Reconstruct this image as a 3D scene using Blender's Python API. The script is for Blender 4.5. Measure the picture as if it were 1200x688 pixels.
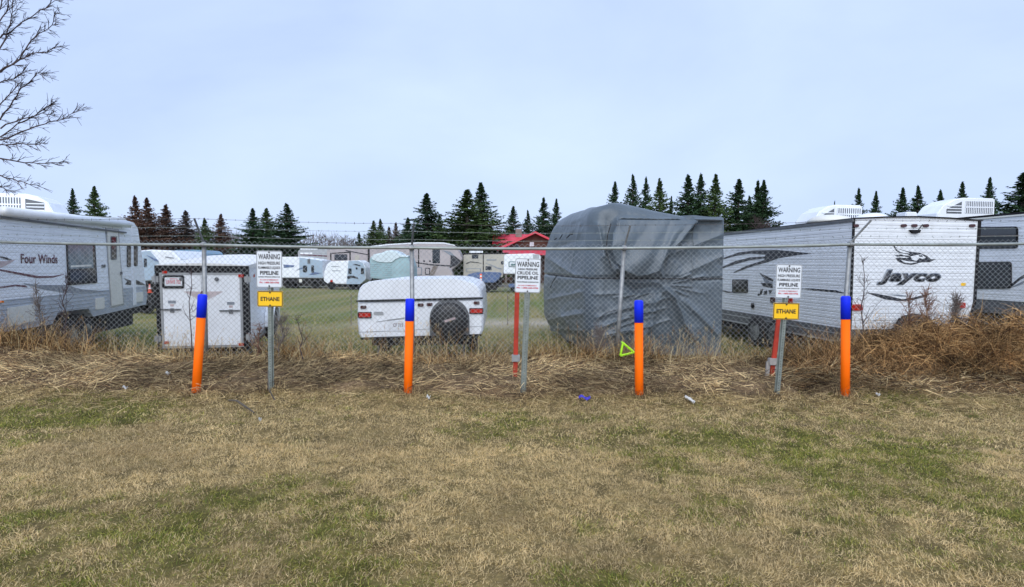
import bpy, bmesh, math, random
import numpy as np
from mathutils import Vector, Matrix
random.seed(7); rng = np.random.default_rng(11)
for o in list(bpy.data.objects): bpy.data.objects.remove(o)
SC = bpy.context.scene; COL = SC.collection
R = math.radians

# ------------------------------------------------------------ camera, sky, sun, exposure
FPX = 700.0; CAMZ = 1.6
cam = bpy.data.objects.new('camera', bpy.data.cameras.new('camera')); COL.objects.link(cam)
cam.data.sensor_width = 36; cam.data.lens = 36*FPX/1200; cam.data.clip_end = 3000; cam.data.clip_start = 0.05
PITCH = math.atan(33/FPX); ROLL = R(0.4)
CM = Matrix.Translation((0, 0, CAMZ)) @ Matrix.Rotation(R(90)-PITCH, 4, 'X') @ Matrix.Rotation(ROLL, 4, 'Z')
cam.matrix_world = CM; SC.camera = cam
SUN_EL, SUN_AZ = R(40), R(184)
w = bpy.data.worlds.new("World"); SC.world = w; w.use_nodes = True
nt = w.node_tree; N = nt.nodes; L = nt.links; N.clear()
wo = N.new('ShaderNodeOutputWorld'); bg = N.new('ShaderNodeBackground'); bg.inputs[1].default_value = 0.1
sky = N.new('ShaderNodeTexSky'); sky.sky_type = 'NISHITA'; sky.sun_disc = False
sky.sun_elevation = SUN_EL; sky.sun_rotation = SUN_AZ; sky.dust_density = 2
tc = N.new('ShaderNodeTexCoord'); mp = N.new('ShaderNodeMapping'); mp.inputs['Scale'].default_value = (1.0, 1.0, 2.0)
L.new(tc.outputs['Generated'], mp.inputs[0])
nz = N.new('ShaderNodeTexNoise'); nz.inputs['Scale'].default_value = 1.5; nz.inputs['Detail'].default_value = 7; nz.inputs['Roughness'].default_value = .5
nz.inputs['Distortion'].default_value = .3
L.new(mp.outputs[0], nz.inputs[0])
cr = N.new('ShaderNodeValToRGB'); L.new(nz.outputs[0], cr.inputs[0])
cr.color_ramp.elements[0].position = .3; cr.color_ramp.elements[0].color = (2.95, 3.85, 6.3, 1)
cr.color_ramp.elements[1].position = .72; cr.color_ramp.elements[1].color = (4.55, 5.5, 7.3, 1)
mx = N.new('ShaderNodeMix'); mx.data_type = 'RGBA'; mx.inputs[0].default_value = .9
L.new(sky.outputs[0], mx.inputs[6]); L.new(cr.outputs[0], mx.inputs[7])
sx = N.new('ShaderNodeSeparateXYZ'); L.new(tc.outputs['Generated'], sx.inputs[0])
hz = N.new('ShaderNodeMapRange'); hz.inputs[1].default_value = 0.0; hz.inputs[2].default_value = .30; hz.inputs[3].default_value = .45; hz.inputs[4].default_value = 0.0
L.new(sx.outputs[2], hz.inputs[0])
m3 = N.new('ShaderNodeMix'); m3.data_type = 'RGBA'; L.new(hz.outputs[0], m3.inputs[0]); L.new(mx.outputs[2], m3.inputs[6]); m3.inputs[7].default_value = (4.55, 5.5, 7.3, 1)
L.new(m3.outputs[2], bg.inputs[0]); L.new(bg.outputs[0], wo.inputs[0])
sun = bpy.data.objects.new('sun', bpy.data.lights.new('sun', 'SUN')); COL.objects.link(sun)
sun.data.energy = 1.5; sun.data.angle = R(70); sun.data.color = (1, .985, .95)
sd = Vector((math.sin(SUN_AZ)*math.cos(SUN_EL), math.cos(SUN_AZ)*math.cos(SUN_EL), math.sin(SUN_EL)))
sun.rotation_euler = (-sd).to_track_quat('-Z', 'Y').to_euler()
SC.render.engine = 'CYCLES'
SC.view_settings.view_transform = 'Standard'; SC.view_settings.look = 'None'
SC.view_settings.exposure = 0.70; SC.view_settings.gamma = 1

# ------------------------------------------------------------ picture-to-world measuring
CI = CM.inverted(); CR3 = CM.to_3x3()
def ray(px, py): return CR3 @ Vector(((px-600)/FPX, -(py-344)/FPX, -1))
def P(px, py, Y):
    d = ray(px, py); return Vector((0, 0, CAMZ)) + d*(Y/d.y)

# ------------------------------------------------------------ noise
def vnoise(x, y, s=1.0, seed=0):
    x = np.asarray(x, float)*s; y = np.asarray(y, float)*s
    xi = np.floor(x).astype(np.int64); yi = np.floor(y).astype(np.int64); fx = x-xi; fy = y-yi
    fx = fx*fx*(3-2*fx); fy = fy*fy*(3-2*fy)
    def h(a, b):
        n = (a*374761393 + b*668265263 + seed*982451653) & 0xffffffff
        n = ((n ^ (n >> 13))*1274126177) & 0xffffffff
        return ((n ^ (n >> 16)) & 0xffff)/65535.0
    return (h(xi, yi)*(1-fx)+h(xi+1, yi)*fx)*(1-fy) + (h(xi, yi+1)*(1-fx)+h(xi+1, yi+1)*fx)*fy
def fbm(x, y, s=1.0, seed=0, o=4):
    r = 0; a = .5; t = 0
    for k in range(o): r = r + a*vnoise(x, y, s*2**k, seed+k*17); t += a; a *= .5
    return r/t
def sstep(a, b, x): t = np.clip((np.asarray(x, float)-a)/(b-a), 0, 1); return t*t*(3-2*t)
def brush_h(x, y):          # height of the tangled brush heap at the right
    x = np.asarray(x, float); y = np.asarray(y, float)
    hx = np.interp(x, [3.4, 4.4, 5.0, 5.6, 6.4, 7.2, 8.4, 11, 14], [0, .25, .52, .62, .92, 1.0, .98, .9, .8])
    e = sstep(7.15, 8.3, y+.25*(fbm(x, y, 1.3, 5)-.5)) * (1-sstep(8.8, 9.5, y))
    return hx*e*np.clip(.02+1.55*fbm(x, y, 1.7, 9, 3)+.7*(fbm(x, y, 4.5, 10, 2)-.5), .1, 1.5)
def weed_mask(x, y):        # the unmown strip along the fence
    edge = 6.95+.35*(fbm(x, y*.3, .9, 3)-.5)+.25*(fbm(x, y, 4, 8)-.5)+.25*sstep(3.5, 8, x)
    return sstep(-.12, .22, y-edge)*(1-sstep(9.9, 11.2, y+.9*(fbm(x, y, 1.5, 4)-.5)))
def Hg(x, y):
    x = np.asarray(x, float); y = np.asarray(y, float)
    z = .12*sstep(6.4, 7.3, y)*(1-sstep(8.8, 9.6, y)) - .1*sstep(9, 10.2, y) - .18*sstep(10.4, 12.5, y)
    z = z + .05*(fbm(x, y, .5, 1)-.5)*(y < 60)
    z = z + weed_mask(x, y)*(.15*(fbm(x, y, 2.2, 2)-.45)+.10*(fbm(x, y, 6, 6)-.5))
    z = z + .02*(fbm(x, y, 4, 12)-.5)*(1-sstep(9, 14, y))
    z = z + .28*np.exp(-((x+8.3)/1.3)**2-((y-8.7)/.8)**2)
    return z + brush_h(x, y)*.45
def hg(x, y): return float(Hg(np.array([x]), np.array([y]))[0])

# ------------------------------------------------------------ materials
MATS = {}
def mat(name, col, rough=.6, metal=0, var=.12, vs=6, bump=0, bs=40, spec=.5, attr=None, dirt=0, dcol=(.12, .09, .06), siding=0, glass=False, coord='Object'):
    m = bpy.data.materials.new(name); m.use_nodes = True; nt = m.node_tree; b = nt.nodes['Principled BSDF']
    b.inputs['Roughness'].default_value = rough; b.inputs['Metallic'].default_value = metal
    b.inputs['Specular IOR Level'].default_value = spec
    tc = nt.nodes.new('ShaderNodeTexCoord')
    nz = nt.nodes.new('ShaderNodeTexNoise'); nz.inputs['Scale'].default_value = vs; nz.inputs['Detail'].default_value = 6
    nt.links.new(tc.outputs[coord], nz.inputs[0])
    mr = nt.nodes.new('ShaderNodeMapRange'); mr.inputs[1].default_value = .3; mr.inputs[2].default_value = .7
    mr.inputs[3].default_value = 1-var; mr.inputs[4].default_value = 1+var
    nt.links.new(nz.outputs[0], mr.inputs[0])
    hs = nt.nodes.new('ShaderNodeHueSaturation'); nt.links.new(mr.outputs[0], hs.inputs['Value'])
    if attr:
        a = nt.nodes.new('ShaderNodeAttribute'); a.attribute_name = attr; nt.links.new(a.outputs['Color'], hs.inputs['Color'])
    else: hs.inputs['Color'].default_value = (*col, 1)
    out = hs.outputs[0]
    if dirt:
        n2 = nt.nodes.new('ShaderNodeTexNoise'); n2.inputs['Scale'].default_value = 2.2; n2.inputs['Detail'].default_value = 9; n2.inputs['Roughness'].default_value = .7
        m2 = nt.nodes.new('ShaderNodeMapping'); m2.inputs['Scale'].default_value = (2.2, 2.2, .55)
        nt.links.new(tc.outputs[coord], m2.inputs[0]); nt.links.new(m2.outputs[0], n2.inputs[0])
        r2 = nt.nodes.new('ShaderNodeMapRange'); r2.inputs[1].default_value = .5; r2.inputs[2].default_value = .78; r2.inputs[4].default_value = dirt
        nt.links.new(n2.outputs[0], r2.inputs[0])
        mm = nt.nodes.new('ShaderNodeMix'); mm.data_type = 'RGBA'; nt.links.new(r2.outputs[0], mm.inputs[0])
        nt.links.new(out, mm.inputs[6]); mm.inputs[7].default_value = (*dcol, 1); out = mm.outputs[2]
    nt.links.new(out, b.inputs['Base Color'])
    if bump:
        n3 = nt.nodes.new('ShaderNodeTexNoise'); n3.inputs['Scale'].default_value = bs; n3.inputs['Detail'].default_value = 5
        nt.links.new(tc.outputs[coord], n3.inputs[0])
        bp = nt.nodes.new('ShaderNodeBump'); bp.inputs['Strength'].default_value = bump; bp.inputs['Distance'].default_value = .02
        nt.links.new(n3.outputs[0], bp.inputs['Height']); nt.links.new(bp.outputs[0], b.inputs['Normal'])
    MATS[name] = m; return m
mat('galvanised', (.30, .31, .31), .5, .5, .25, 14, .15, 60)
mat('wire', (.44, .46, .46), .45, .3, .2, 3)
mat('rust_wire', (.10, .09, .085), .7, .3, .3, 5)
mat('rail', (.30, .33, .31), .45, .35, .2, 5, dirt=.5, dcol=(.22, .2, .16))
mat('orange_paint', (1.0, .16, .002), .6, 0, .05, 9, .03, 60, spec=.15, dirt=.3, dcol=(.62, .12, .02))
mat('blue_paint', (.008, .03, .85), .5, 0, .06, 9, spec=.2)
mat('sign_white', (.72, .76, .80), .35, 0, .04, 8, dirt=.12, dcol=(.4, .4, .4))
mat('sign_yellow', (.95, .56, .012), .35, 0, .05, 8)
mat('sign_black', (.015, .016, .02), .5)
mat('sign_red', (.60, .03, .06), .5)
mat('sign_green', (.02, .12, .12), .5)
mat('post_steel', (.24, .27, .25), .5, .5, .25, 12, .1, 50, dirt=.5, dcol=(.12, .12, .09))
mat('hole_dark', (.01, .01, .01), .9)
mat('red_post', (.42, .035, .015), .7, 0, .3, 10, .1, 50, dirt=.7, dcol=(.25, .04, .02))
mat('white_siding', (.82, .86, .90), .33, 0, .05, 3, dirt=.22, dcol=(.36, .35, .33))
mat('aged_siding', (.86, .90, .94), .45, 0, .05, 3, dirt=.15, dcol=(.30, .27, .24))
mat('white_paint', (.82, .86, .90), .3, 0, .05, 3, dirt=.22, dcol=(.4, .38, .34))
mat('door_cream', (.72, .72, .66), .4, 0, .05, 3, dirt=.2, dcol=(.4, .38, .34))
mat('roof_white', (.78, .78, .75), .5, 0, .07, 4, dirt=.25, dcol=(.38, .36, .3))
mat('grey_skirt', (.50, .56, .64), .45, 0, .10, 4, dirt=.3, dcol=(.16, .13, .1))
mat('trim_black', (.012, .012, .014), .7, 0, .3, 6, spec=.2)
mat('trim_grey', (.40, .42, .44), .35, .4, .15, 6)
mat('trim_darkgrey', (.12, .13, .14), .45, .2, .2, 6)
mat('glass_dark', (.018, .022, .026), .08, 0, .3, 3, spec=.8)
mat('glass_light', (.16, .22, .25), .12, 0, .35, 4, spec=.8)
mat('graphic_black', (.02, .022, .03), .35, 0, .2, 8)
mat('graphic_grey', (.22, .25, .29), .35, 0, .2, 8)
mat('graphic_maroon', (.10, .02, .04), .4, 0, .2, 8)
mat('graphic_pale', (.50, .40, .40), .4, 0, .2, 8)
mat('lens_red', (.45, .02, .012), .2, 0, .15, 20)
mat('lens_dark', (.06, .02, .02), .25, 0, .2, 20)
mat('lens_amber', (.8, .2, .01), .2)
mat('rubber', (.022, .022, .023), .85, 0, .3, 12, .2, 50)
mat('vinyl_black', (.010, .011, .013), .4, 0, .3, 8, .1, 30)
mat('rim', (.55, .57, .60), .35, .5, .15, 8)
mat('under_black', (.016, .015, .015), .85, 0, .4, 5)
mat('cover_grey', (.095, .122, .145), .40, 0, .16, 1.6, .3, 9, spec=.5, dirt=.18, dcol=(.2, .22, .22))
mat('rope', (.03, .032, .035), .8)
mat('lime', (.45, .85, .02), .5, 0, .1, 8)
mat('cone_orange', (.9, .10, .02), .5, 0, .1, 8)
mat('cone_white', (.8, .8, .8), .5)
mat('tarp_teal', (.30, .44, .48), .5, 0, .15, 1.2, .5, 4)
mat('tarp_top', (.60, .70, .74), .5, 0, .12, 1.2, .5, 4)
mat('tarp_blue', (.09, .14, .27), .55, 0, .2, 1.2, .4, 5)
mat('sky_tarp', (.20, .34, .46), .5, 0, .2, 1.0, .4, 4)
mat('rv_beige', (.42, .38, .38), .45, 0, .08, 1)
mat('rv_tan', (.44, .42, .36), .45, 0, .08, 1)
mat('rv_bluewhite', (.34, .44, .54), .4, 0, .08, 1)
mat('red_roof', (.60, .055, .085), .5, 0, .12, 1.2, .2, 6)
mat('log_wall', (.085, .045, .03), .8, 0, .35, 1.5, .5, 5)
mat('bark', (.085, .07, .062), .9, 0, .3, 8, .5, 30)
mat('bark_pale', (.20, .17, .15), .9, 0, .3, 2, .3, 10)
mat('twig_red', (.20, .11, .075), .85, 0, .4, 9)
mat('twig', (.072, .05, .05), .85, 0, .3, 9)
mat('spruce', (.042, .082, .036), .75, 0, .55, .6, spec=.2)
mat('spruce_light', (.078, .125, .042), .75, 0, .5, .6, spec=.2)
mat('spruce_brown', (.15, .088, .062), .8, 0, .45, .6, spec=.2)
mat('spruce_grey', (.13, .105, .09), .8, 0, .45, .6, spec=.2)
mat('woods', (.12, .092, .082), .9, 0, .5, .3, spec=.1)
mat('grass_blade', (0, 0, 0), .65, 0, .12, 1.5, attr='Col', spec=.25)
mat('stalk', (0, 0, 0), .7, 0, .15, 3, attr='Col', spec=.2)
mat('paper', (.62, .62, .60), .7)
mat('scrap_blue', (.05, .04, .45), .5)
mat('wood_grey', (.33, .31, .29), .8, 0, .3, 12, .4, 30)
mat('stick', (.09, .075, .06), .9, 0, .3, 12)
M = MATS
for nm in ('grass_blade', 'stalk'):      # thin dry blades let some light through
    nt = M[nm].node_tree; b = nt.nodes['Principled BSDF']; out = nt.nodes['Material Output']
    tr_ = nt.nodes.new('ShaderNodeBsdfTranslucent'); ms = nt.nodes.new('ShaderNodeMixShader'); ms.inputs[0].default_value = .38
    nt.links.new(b.inputs['Base Color'].links[0].from_socket, tr_.inputs['Color'])
    nt.links.new(b.outputs[0], ms.inputs[1]); nt.links.new(tr_.outputs[0], ms.inputs[2]); nt.links.new(ms.outputs[0], out.inputs['Surface'])

def siding_mat(name, base, pitch=.10, strength=.9):
    m = M[base].copy(); m.name = name; nt = m.node_tree; b = nt.nodes['Principled BSDF']
    tc = nt.nodes.new('ShaderNodeTexCoord'); sp = nt.nodes.new('ShaderNodeSeparateXYZ'); nt.links.new(tc.outputs['Object'], sp.inputs[0])
    mu = nt.nodes.new('ShaderNodeMath'); mu.operation = 'DIVIDE'; mu.inputs[1].default_value = pitch; nt.links.new(sp.outputs[2], mu.inputs[0])
    fr = nt.nodes.new('ShaderNodeMath'); fr.operation = 'FRACT'; nt.links.new(mu.outputs[0], fr.inputs[0])
    cr = nt.nodes.new('ShaderNodeValToRGB'); nt.links.new(fr.outputs[0], cr.inputs[0])
    e = cr.color_ramp.elements; e[0].position = 0; e[0].color = (0, 0, 0, 1); e[1].position = .10; e[1].color = (.75, .75, .75, 1)
    for p, v in ((.45, 1.0), (.55, .55), (.62, .8), (.93, 1.0), (1.0, 0)):
        q = e.new(p); q.color = (v, v, v, 1)
    bp = nt.nodes.new('ShaderNodeBump'); bp.inputs['Strength'].default_value = strength; bp.inputs['Distance'].default_value = .02
    nt.links.new(cr.outputs[0], bp.inputs['Height']); nt.links.new(bp.outputs[0], b.inputs['Normal'])
    M[name] = m
siding_mat('ribbed_white', 'white_siding', .125, .6)
siding_mat('ribbed_aged', 'aged_siding', .125, .5)
siding_mat('ribbed_grey', 'grey_skirt', .075, 1)

# ------------------------------------------------------------ object helpers
def tag(o, label=None, cat=None, group=None, kind=None):
    if label: o['label'] = label
    if cat: o['category'] = cat
    if group: o['group'] = group
    if kind: o['kind'] = kind
    return o
def thing(name, label, cat, loc=(0, 0, 0), rot=(0, 0, 0), group=None):
    o = bpy.data.objects.new(name, None); COL.objects.link(o); o.empty_display_size = .2
    o.location = loc; o.rotation_euler = rot; return tag(o, label, cat, group)
def link(name, me, m, parent=None, smooth=False):
    o = bpy.data.objects.new(name, me); COL.objects.link(o)
    for k in (m if isinstance(m, (list, tuple)) else [m]): me.materials.append(M[k] if isinstance(k, str) else k)
    if smooth: me.polygons.foreach_set('use_smooth', [True]*len(me.polygons))
    if parent: o.parent = parent
    return o
def npmesh(name, v, f, m, parent=None, col=None, smooth=False):
    me = bpy.data.meshes.new(name); v = np.asarray(v, np.float32); f = np.asarray(f, np.int32); k = f.shape[1]
    me.vertices.add(len(v)); me.vertices.foreach_set('co', v.ravel())
    me.loops.add(f.size); me.loops.foreach_set('vertex_index', f.ravel())
    me.polygons.add(len(f)); me.polygons.foreach_set('loop_start', np.arange(0, f.size, k, dtype=np.int32))
    me.polygons.foreach_set('loop_total', np.full(len(f), k, np.int32))
    me.update(calc_edges=True)
    if col is not None:
        a = me.color_attributes.new('Col', 'FLOAT_COLOR', 'POINT')
        c = np.ones((len(v), 4), np.float32); c[:, :3] = col; a.data.foreach_set('color', c.ravel())
    return link(name, me, m, parent, smooth)
class MB:
    def __init__(s): s.v = []; s.f = []; s.mi = []
    def add(s, vs, fs, mi=0):
        b = len(s.v); s.v += [tuple(p) for p in vs]; s.f += [tuple(i+b for i in q) for q in fs]; s.mi += [mi]*len(fs); return s
    def box(s, a, b, mi=0, ch=0):
        x0, y0, z0 = [min(p, q) for p, q in zip(a, b)]; x1, y1, z1 = [max(p, q) for p, q in zip(a, b)]
        return s.add([(x0, y0, z0), (x1, y0, z0), (x1, y1, z0), (x0, y1, z0), (x0, y0, z1), (x1, y0, z1), (x1, y1, z1), (x0, y1, z1)],
                     [(0, 3, 2, 1), (4, 5, 6, 7), (0, 1, 5, 4), (1, 2, 6, 5), (2, 3, 7, 6), (3, 0, 4, 7)], mi)
    def prism(s, pts, ax, c0, c1, mi=0):     # pts: 2D polygon; ax: axis of extrusion
        n = len(pts)
        def q(p, c): return (c, p[0], p[1]) if ax == 'x' else ((p[0], c, p[1]) if ax == 'y' else (p[0], p[1], c))
        vs = [q(p, c0) for p in pts]+[q(p, c1) for p in pts]
        return s.add(vs, [tuple(range(n)), tuple(range(2*n-1, n-1, -1))]+[(i, i+n, (i+1) % n+n, (i+1) % n) for i in range(n)], mi)
    def tube(s, pts, rad, n=6, mi=0, caps=True):
        pts = [Vector(p) for p in pts]; k = len(pts)
        if not isinstance(rad, (list, tuple)): rad = [rad]*k
        b = len(s.v); up = None
        for i, p in enumerate(pts):
            t = (pts[min(i+1, k-1)]-pts[max(i-1, 0)]).normalized()
            if up is None: up = t.orthogonal().normalized()
            up = (up-t*up.dot(t)); up = up.normalized() if up.length > 1e-6 else t.orthogonal().normalized()
            sd = t.cross(up)
            for j in range(n):
                a = 2*math.pi*j/n; s.v.append(tuple(p+(up*math.cos(a)+sd*math.sin(a))*rad[i]))
        for i in range(k-1):
            for j in range(n): s.f.append((b+i*n+j, b+i*n+(j+1) % n, b+(i+1)*n+(j+1) % n, b+(i+1)*n+j)); s.mi.append(mi)
        if caps and n > 2:
            s.f.append(tuple(b+j for j in reversed(range(n)))); s.f.append(tuple(b+(k-1)*n+j for j in range(n))); s.mi += [mi, mi]
        return s
    def lathe(s, prof, c, ax='x', n=28, mi=0):  # prof: (radius, axial)
        b = len(s.v); k = len(prof)
        for r, h in prof:
            for j in range(n):
                a = 2*math.pi*j/n; A, B = r*math.cos(a), r*math.sin(a)
                p = (h, A, B) if ax == 'x' else ((A, h, B) if ax == 'y' else (A, B, h))
                s.v.append((p[0]+c[0], p[1]+c[1], p[2]+c[2]))
        for i in range(k-1):
            for j in range(n): s.f.append((b+i*n+j, b+i*n+(j+1) % n, b+(i+1)*n+(j+1) % n, b+(i+1)*n+j)); s.mi.append(mi)
        for i in (0, k-1):
            if prof[i][0] > 1e-5: s.f.append(tuple(b+i*n+j for j in range(n))); s.mi.append(mi)
        return s
    def build(s, name, m, parent=None, smooth=False, bevel=0, norm=True):
        me = bpy.data.meshes.new(name); me.from_pydata(s.v, [], s.f); me.update()
        me.polygons.foreach_set('material_index', s.mi)
        if norm or bevel:
            bm = bmesh.new(); bm.from_mesh(me)
            if bevel: 
                bmesh.ops.remove_doubles(bm, verts=bm.verts, dist=1e-5)
                bmesh.ops.bevel(bm, geom=[e for e in bm.edges if len(e.link_faces) == 2 and e.calc_face_angle(0) > .6], offset=bevel, segments=2, affect='EDGES', clamp_overlap=True)
            bmesh.ops.recalc_face_normals(bm, faces=bm.faces); bm.to_mesh(me); bm.free()
        return link(name, me, m, parent, smooth)
def children(o): return [c for c in bpy.data.objects if c.parent == o]
def text(parent, name, body, m, fit, height=None, shear=0, bold=0, ext=.002, M4=None, lw=1.0):
    """lettering as a mesh lying in local x-z, facing -y; fitted to width `fit` (and height), centred"""
    cu = bpy.data.curves.new('t', 'FONT'); cu.body = body; cu.size = 1; cu.shear = shear; cu.offset = bold; cu.extrude = 0; cu.resolution_u = 3
    cu.space_character = lw
    to = bpy.data.objects.new('t', cu); COL.objects.link(to); bpy.context.view_layer.update()
    me = bpy.data.meshes.new_from_object(to.evaluated_get(bpy.context.evaluated_depsgraph_get()))
    bpy.data.objects.remove(to); bpy.data.curves.remove(cu); me.name = name
    n = len(me.vertices); a = np.empty(n*3); me.vertices.foreach_get('co', a); a = a.reshape(-1, 3)
    mn, mxx = a.min(0), a.max(0); a -= (mn+mxx)/2; sx = fit/(mxx[0]-mn[0]); sz = sx if height is None else height/(mxx[1]-mn[1])
    v = np.zeros_like(a); v[:, 0] = a[:, 0]*sx; v[:, 2] = a[:, 1]*sz
    me.vertices.foreach_set('co', v.ravel().astype(np.float32)); me.update()
    bm = bmesh.new(); bm.from_mesh(me)
    r = bmesh.ops.extrude_face_region(bm, geom=bm.faces[:])
    for e in r['geom']:
        if isinstance(e, bmesh.types.BMVert): e.co.y -= ext
    bmesh.ops.recalc_face_normals(bm, faces=bm.faces)
    if M4 is not None: bm.transform(M4)
    bm.to_mesh(me); bm.free(); me.materials.clear()
    return link(name, me, m, parent)
def ribbons(base, az, elev, length, width, curl, segs, droop, twist=None):
    """many thin blades: returns verts, faces, blade index per vertex"""
    n = len(base); d = np.stack([np.cos(az)*np.cos(elev), np.sin(az)*np.cos(elev), np.sin(elev)], 1)
    pts = [base]; p = base.copy(); a = az.copy(); e = elev.copy()
    for k in range(segs):
        dd = np.stack([np.cos(a)*np.cos(e), np.sin(a)*np.cos(e), np.sin(e)], 1); p = p+dd*(length/segs)[:, None]; pts.append(p)
        a = a+curl/segs; e = e-droop/segs
    tw = rng.uniform(0, math.pi, n) if twist is None else twist
    sx = np.stack([-np.sin(az), np.cos(az), np.zeros(n)], 1); up = np.cross(d, sx)
    s = sx*np.cos(tw)[:, None]+up*np.sin(tw)[:, None]
    V = np.empty((n, (segs+1)*2, 3))
    for k in range(segs+1):
        w = (width*(1-.8*(k/segs)**1.5)/2)[:, None]; V[:, 2*k] = pts[k]-s*w; V[:, 2*k+1] = pts[k]+s*w
    f = np.array([[2*k, 2*k+1, 2*k+3, 2*k+2] for k in range(segs)])
    F = (f[None]+(np.arange(n)*(segs+1)*2)[:, None, None]).reshape(-1, 4)
    return V.reshape(-1, 3), F, np.repeat(np.arange(n), (segs+1)*2)

# ------------------------------------------------------------ ground: one sheet to the horizon
def axis(lo, hi, st, far, g=1.35):
    a = list(np.arange(lo, hi+1e-6, st)); s = st
    b = [a[-1]]
    while b[-1] < far: s *= g; b.append(b[-1]+s)
    s = st; c = [a[0]]
    while c[0] > -far: s *= g; c.insert(0, c[0]-s)
    return np.array(c[:-1]+a+b[1:])
xs = axis(-10.5, 11.5, .06, 900); ys = axis(2.0, 12.5, .05, 1200); ys = ys[ys > -120]
X, Y = np.meshgrid(xs, ys); Z = Hg(X, Y)
nx, ny = len(xs), len(ys)
idx = np.arange(nx*ny).reshape(ny, nx)
F = np.stack([idx[:-1, :-1], idx[:-1, 1:], idx[1:, 1:], idx[1:, :-1]], -1).reshape(-1, 4)
STRAW = np.array([.88, .71, .40]); TAN = np.array([.58, .43, .18]); OLIVE = np.array([.29, .27, .065]); GREEN = np.array([.16, .21, .04])
BROWN = np.array([.20, .135, .075]); SOIL = np.array([.055, .042, .028])
def greenness(x, y):
    x = np.asarray(x, float); y = np.asarray(y, float)
    g = .24+2.3*(fbm(x, y, .42, 21, 5)-.5)+1.5*(fbm(x, y, 2.1, 31, 4)-.5)+1.6*(fbm(x, y, 7, 33, 3)-.5)
    def blob(cx, cy, rx, ry, a): return a*np.exp(-((x-cx)/rx)**2-((y-cy)/ry)**2)
    g = g+blob(-2.6, 3.55, .9, .35, .55)+blob(-1.6, 4.0, .9, .25, .45)+blob(-4.2, 6.2, 2.4, .6, .45)+blob(0, 6.3, 3, .45, .45)
    g = g+blob(3.0, 4.7, 1.3, .7, .55)+blob(2.3, 3.4, 1.2, .3, .3)+blob(1.7, 5.5, 1.2, .35, .35)
    g = g-blob(-3.2, 4.8, 1.8, .5, .6)-blob(5.2, 5.9, 1.6, .55, .6)-blob(.2, 4.4, 1.2, .4, .35)-blob(-.8, 5.0, 1.5, .3, .35)
    g = g+.30*sstep(10.5, 12.5, y)
    return np.clip(g, 0, 1)
def ground_col(x, y):
    g = greenness(x, y)[..., None]; n = fbm(x, y, 9, 41)[..., None]
    c = (TAN*.46*(1-g)+OLIVE*.42*g)*(.2+.95*n)
    near = (1-sstep(14, 22, y))[..., None]
    far = (np.array([.24, .20, .085])*(1-g)+np.array([.115, .145, .038])*g)*(.7+.6*n)
    lot = sstep(11, 16, y)[..., None]; c = c*(1-lot)+far*lot
    wm = weed_mask(x, y)[..., None]
    wcol = BROWN*(.2+1.2*fbm(x, y, 3, 77)[..., None]); c = c*(1-wm)+wcol*wm
    dirt = (np.exp(-((y-19.5-.03*x)/1.6)**2)*sstep(.38, .6, fbm(x, y*2, .35, 88))+np.exp(-((y-47)/2.0)**2))[..., None]
    dirt = np.clip(dirt, 0, 1); c = c*(1-dirt)+np.array([.40, .35, .27])*dirt
    gr = np.exp(-((y-56)/6.0)**4)[..., None]; c = c*(1-gr)+np.array([.20, .18, .15])*gr
    return c
gc = ground_col(X.ravel(), Y.ravel())
mat('ground', (0, 0, 0), .9, 0, .35, 28, .6, 35, attr='Col', spec=.1)
ground = npmesh('ground', np.stack([X, Y, Z], -1).reshape(-1, 3), F, 'ground', col=gc, smooth=True); tag(ground, kind='structure')

# ------------------------------------------------------------ mown lawn blades (uncountable)
def wedge(n, y0, y1, power, xm=.93, pad=.4):
    y = y0+(y1-y0)*rng.random(n)**power; x = rng.uniform(-1, 1, n)*(xm*y+pad); return x, y
def straw_mix(x, y, n):
    g = greenness(x, y); r = rng.random(n)
    pick = (r < g*.86)[:, None]
    straw = STRAW*(.60+.62*rng.random((n, 1)))*np.array([1, .97+.0, .94])
    tan = TAN*(.35+.9*rng.random((n, 1)))
    dry = np.where((rng.random(n) < .74)[:, None], straw, tan)
    gr = np.where((rng.random(n) < .72)[:, None], OLIVE*1.45, GREEN*1.35)*(.4+1.0*rng.random((n, 1)))
    bn = (.35*sstep(.52, .72, fbm(x, y, 1.5, 500, 5)))[:, None]*(rng.random((n, 1)) < .8); dry = dry*(1-bn)+np.array([.30, .22, .135])*(.5+.8*rng.random((n, 1)))*bn
    return np.where(pick, gr, dry)
def lawn(n, y0, y1, pw, l0, l1, w0, w1):
    x, y = wedge(n, y0, y1, pw, 1.02, .6)
    keep = rng.random(n) > weed_mask(x, y)*.9; x, y = x[keep], y[keep]; n = len(x)
    cl = fbm(x, y, 11, 55)
    keep = rng.random(n) < np.clip(.25+1.5*(cl-.22), .1, 1); x, y, cl = x[keep], y[keep], cl[keep]; n = len(x)
    b = np.stack([x, y, Hg(x, y)-.004], 1)
    comb = 2*math.pi*fbm(x, y, 2.2, 61)*2.2
    az = comb+rng.normal(0, 1.5, n); el = np.clip(rng.normal(.70, .45, n), .02, 1.5)
    ln = rng.uniform(l0, l1, n)*(.65+.7*cl)
    v, f, i = ribbons(b, az, el, ln, rng.uniform(w0, w1, n), rng.normal(0, .7, n), 2, rng.uniform(.1, 1.1, n))
    return v, f, straw_mix(x, y, n)[i]
parts = [lawn(480000, 2.3, 5.2, .8, .012, .038, .0022, .0044), lawn(240000, 4.8, 8.0, .9, .018, .045, .0036, .0062)]
off = 0; VV = []; FF = []; CC = []
for v, f, c in parts: VV.append(v); FF.append(f+off); CC.append(c); off += len(v)
lw = npmesh('lawn_grass', np.concatenate(VV), np.concatenate(FF), 'grass_blade', col=np.concatenate(CC))
tag(lw, 'short half-dry mown grass of the foreground lawn, straw with green patches', 'grass', kind='stuff')
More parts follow.
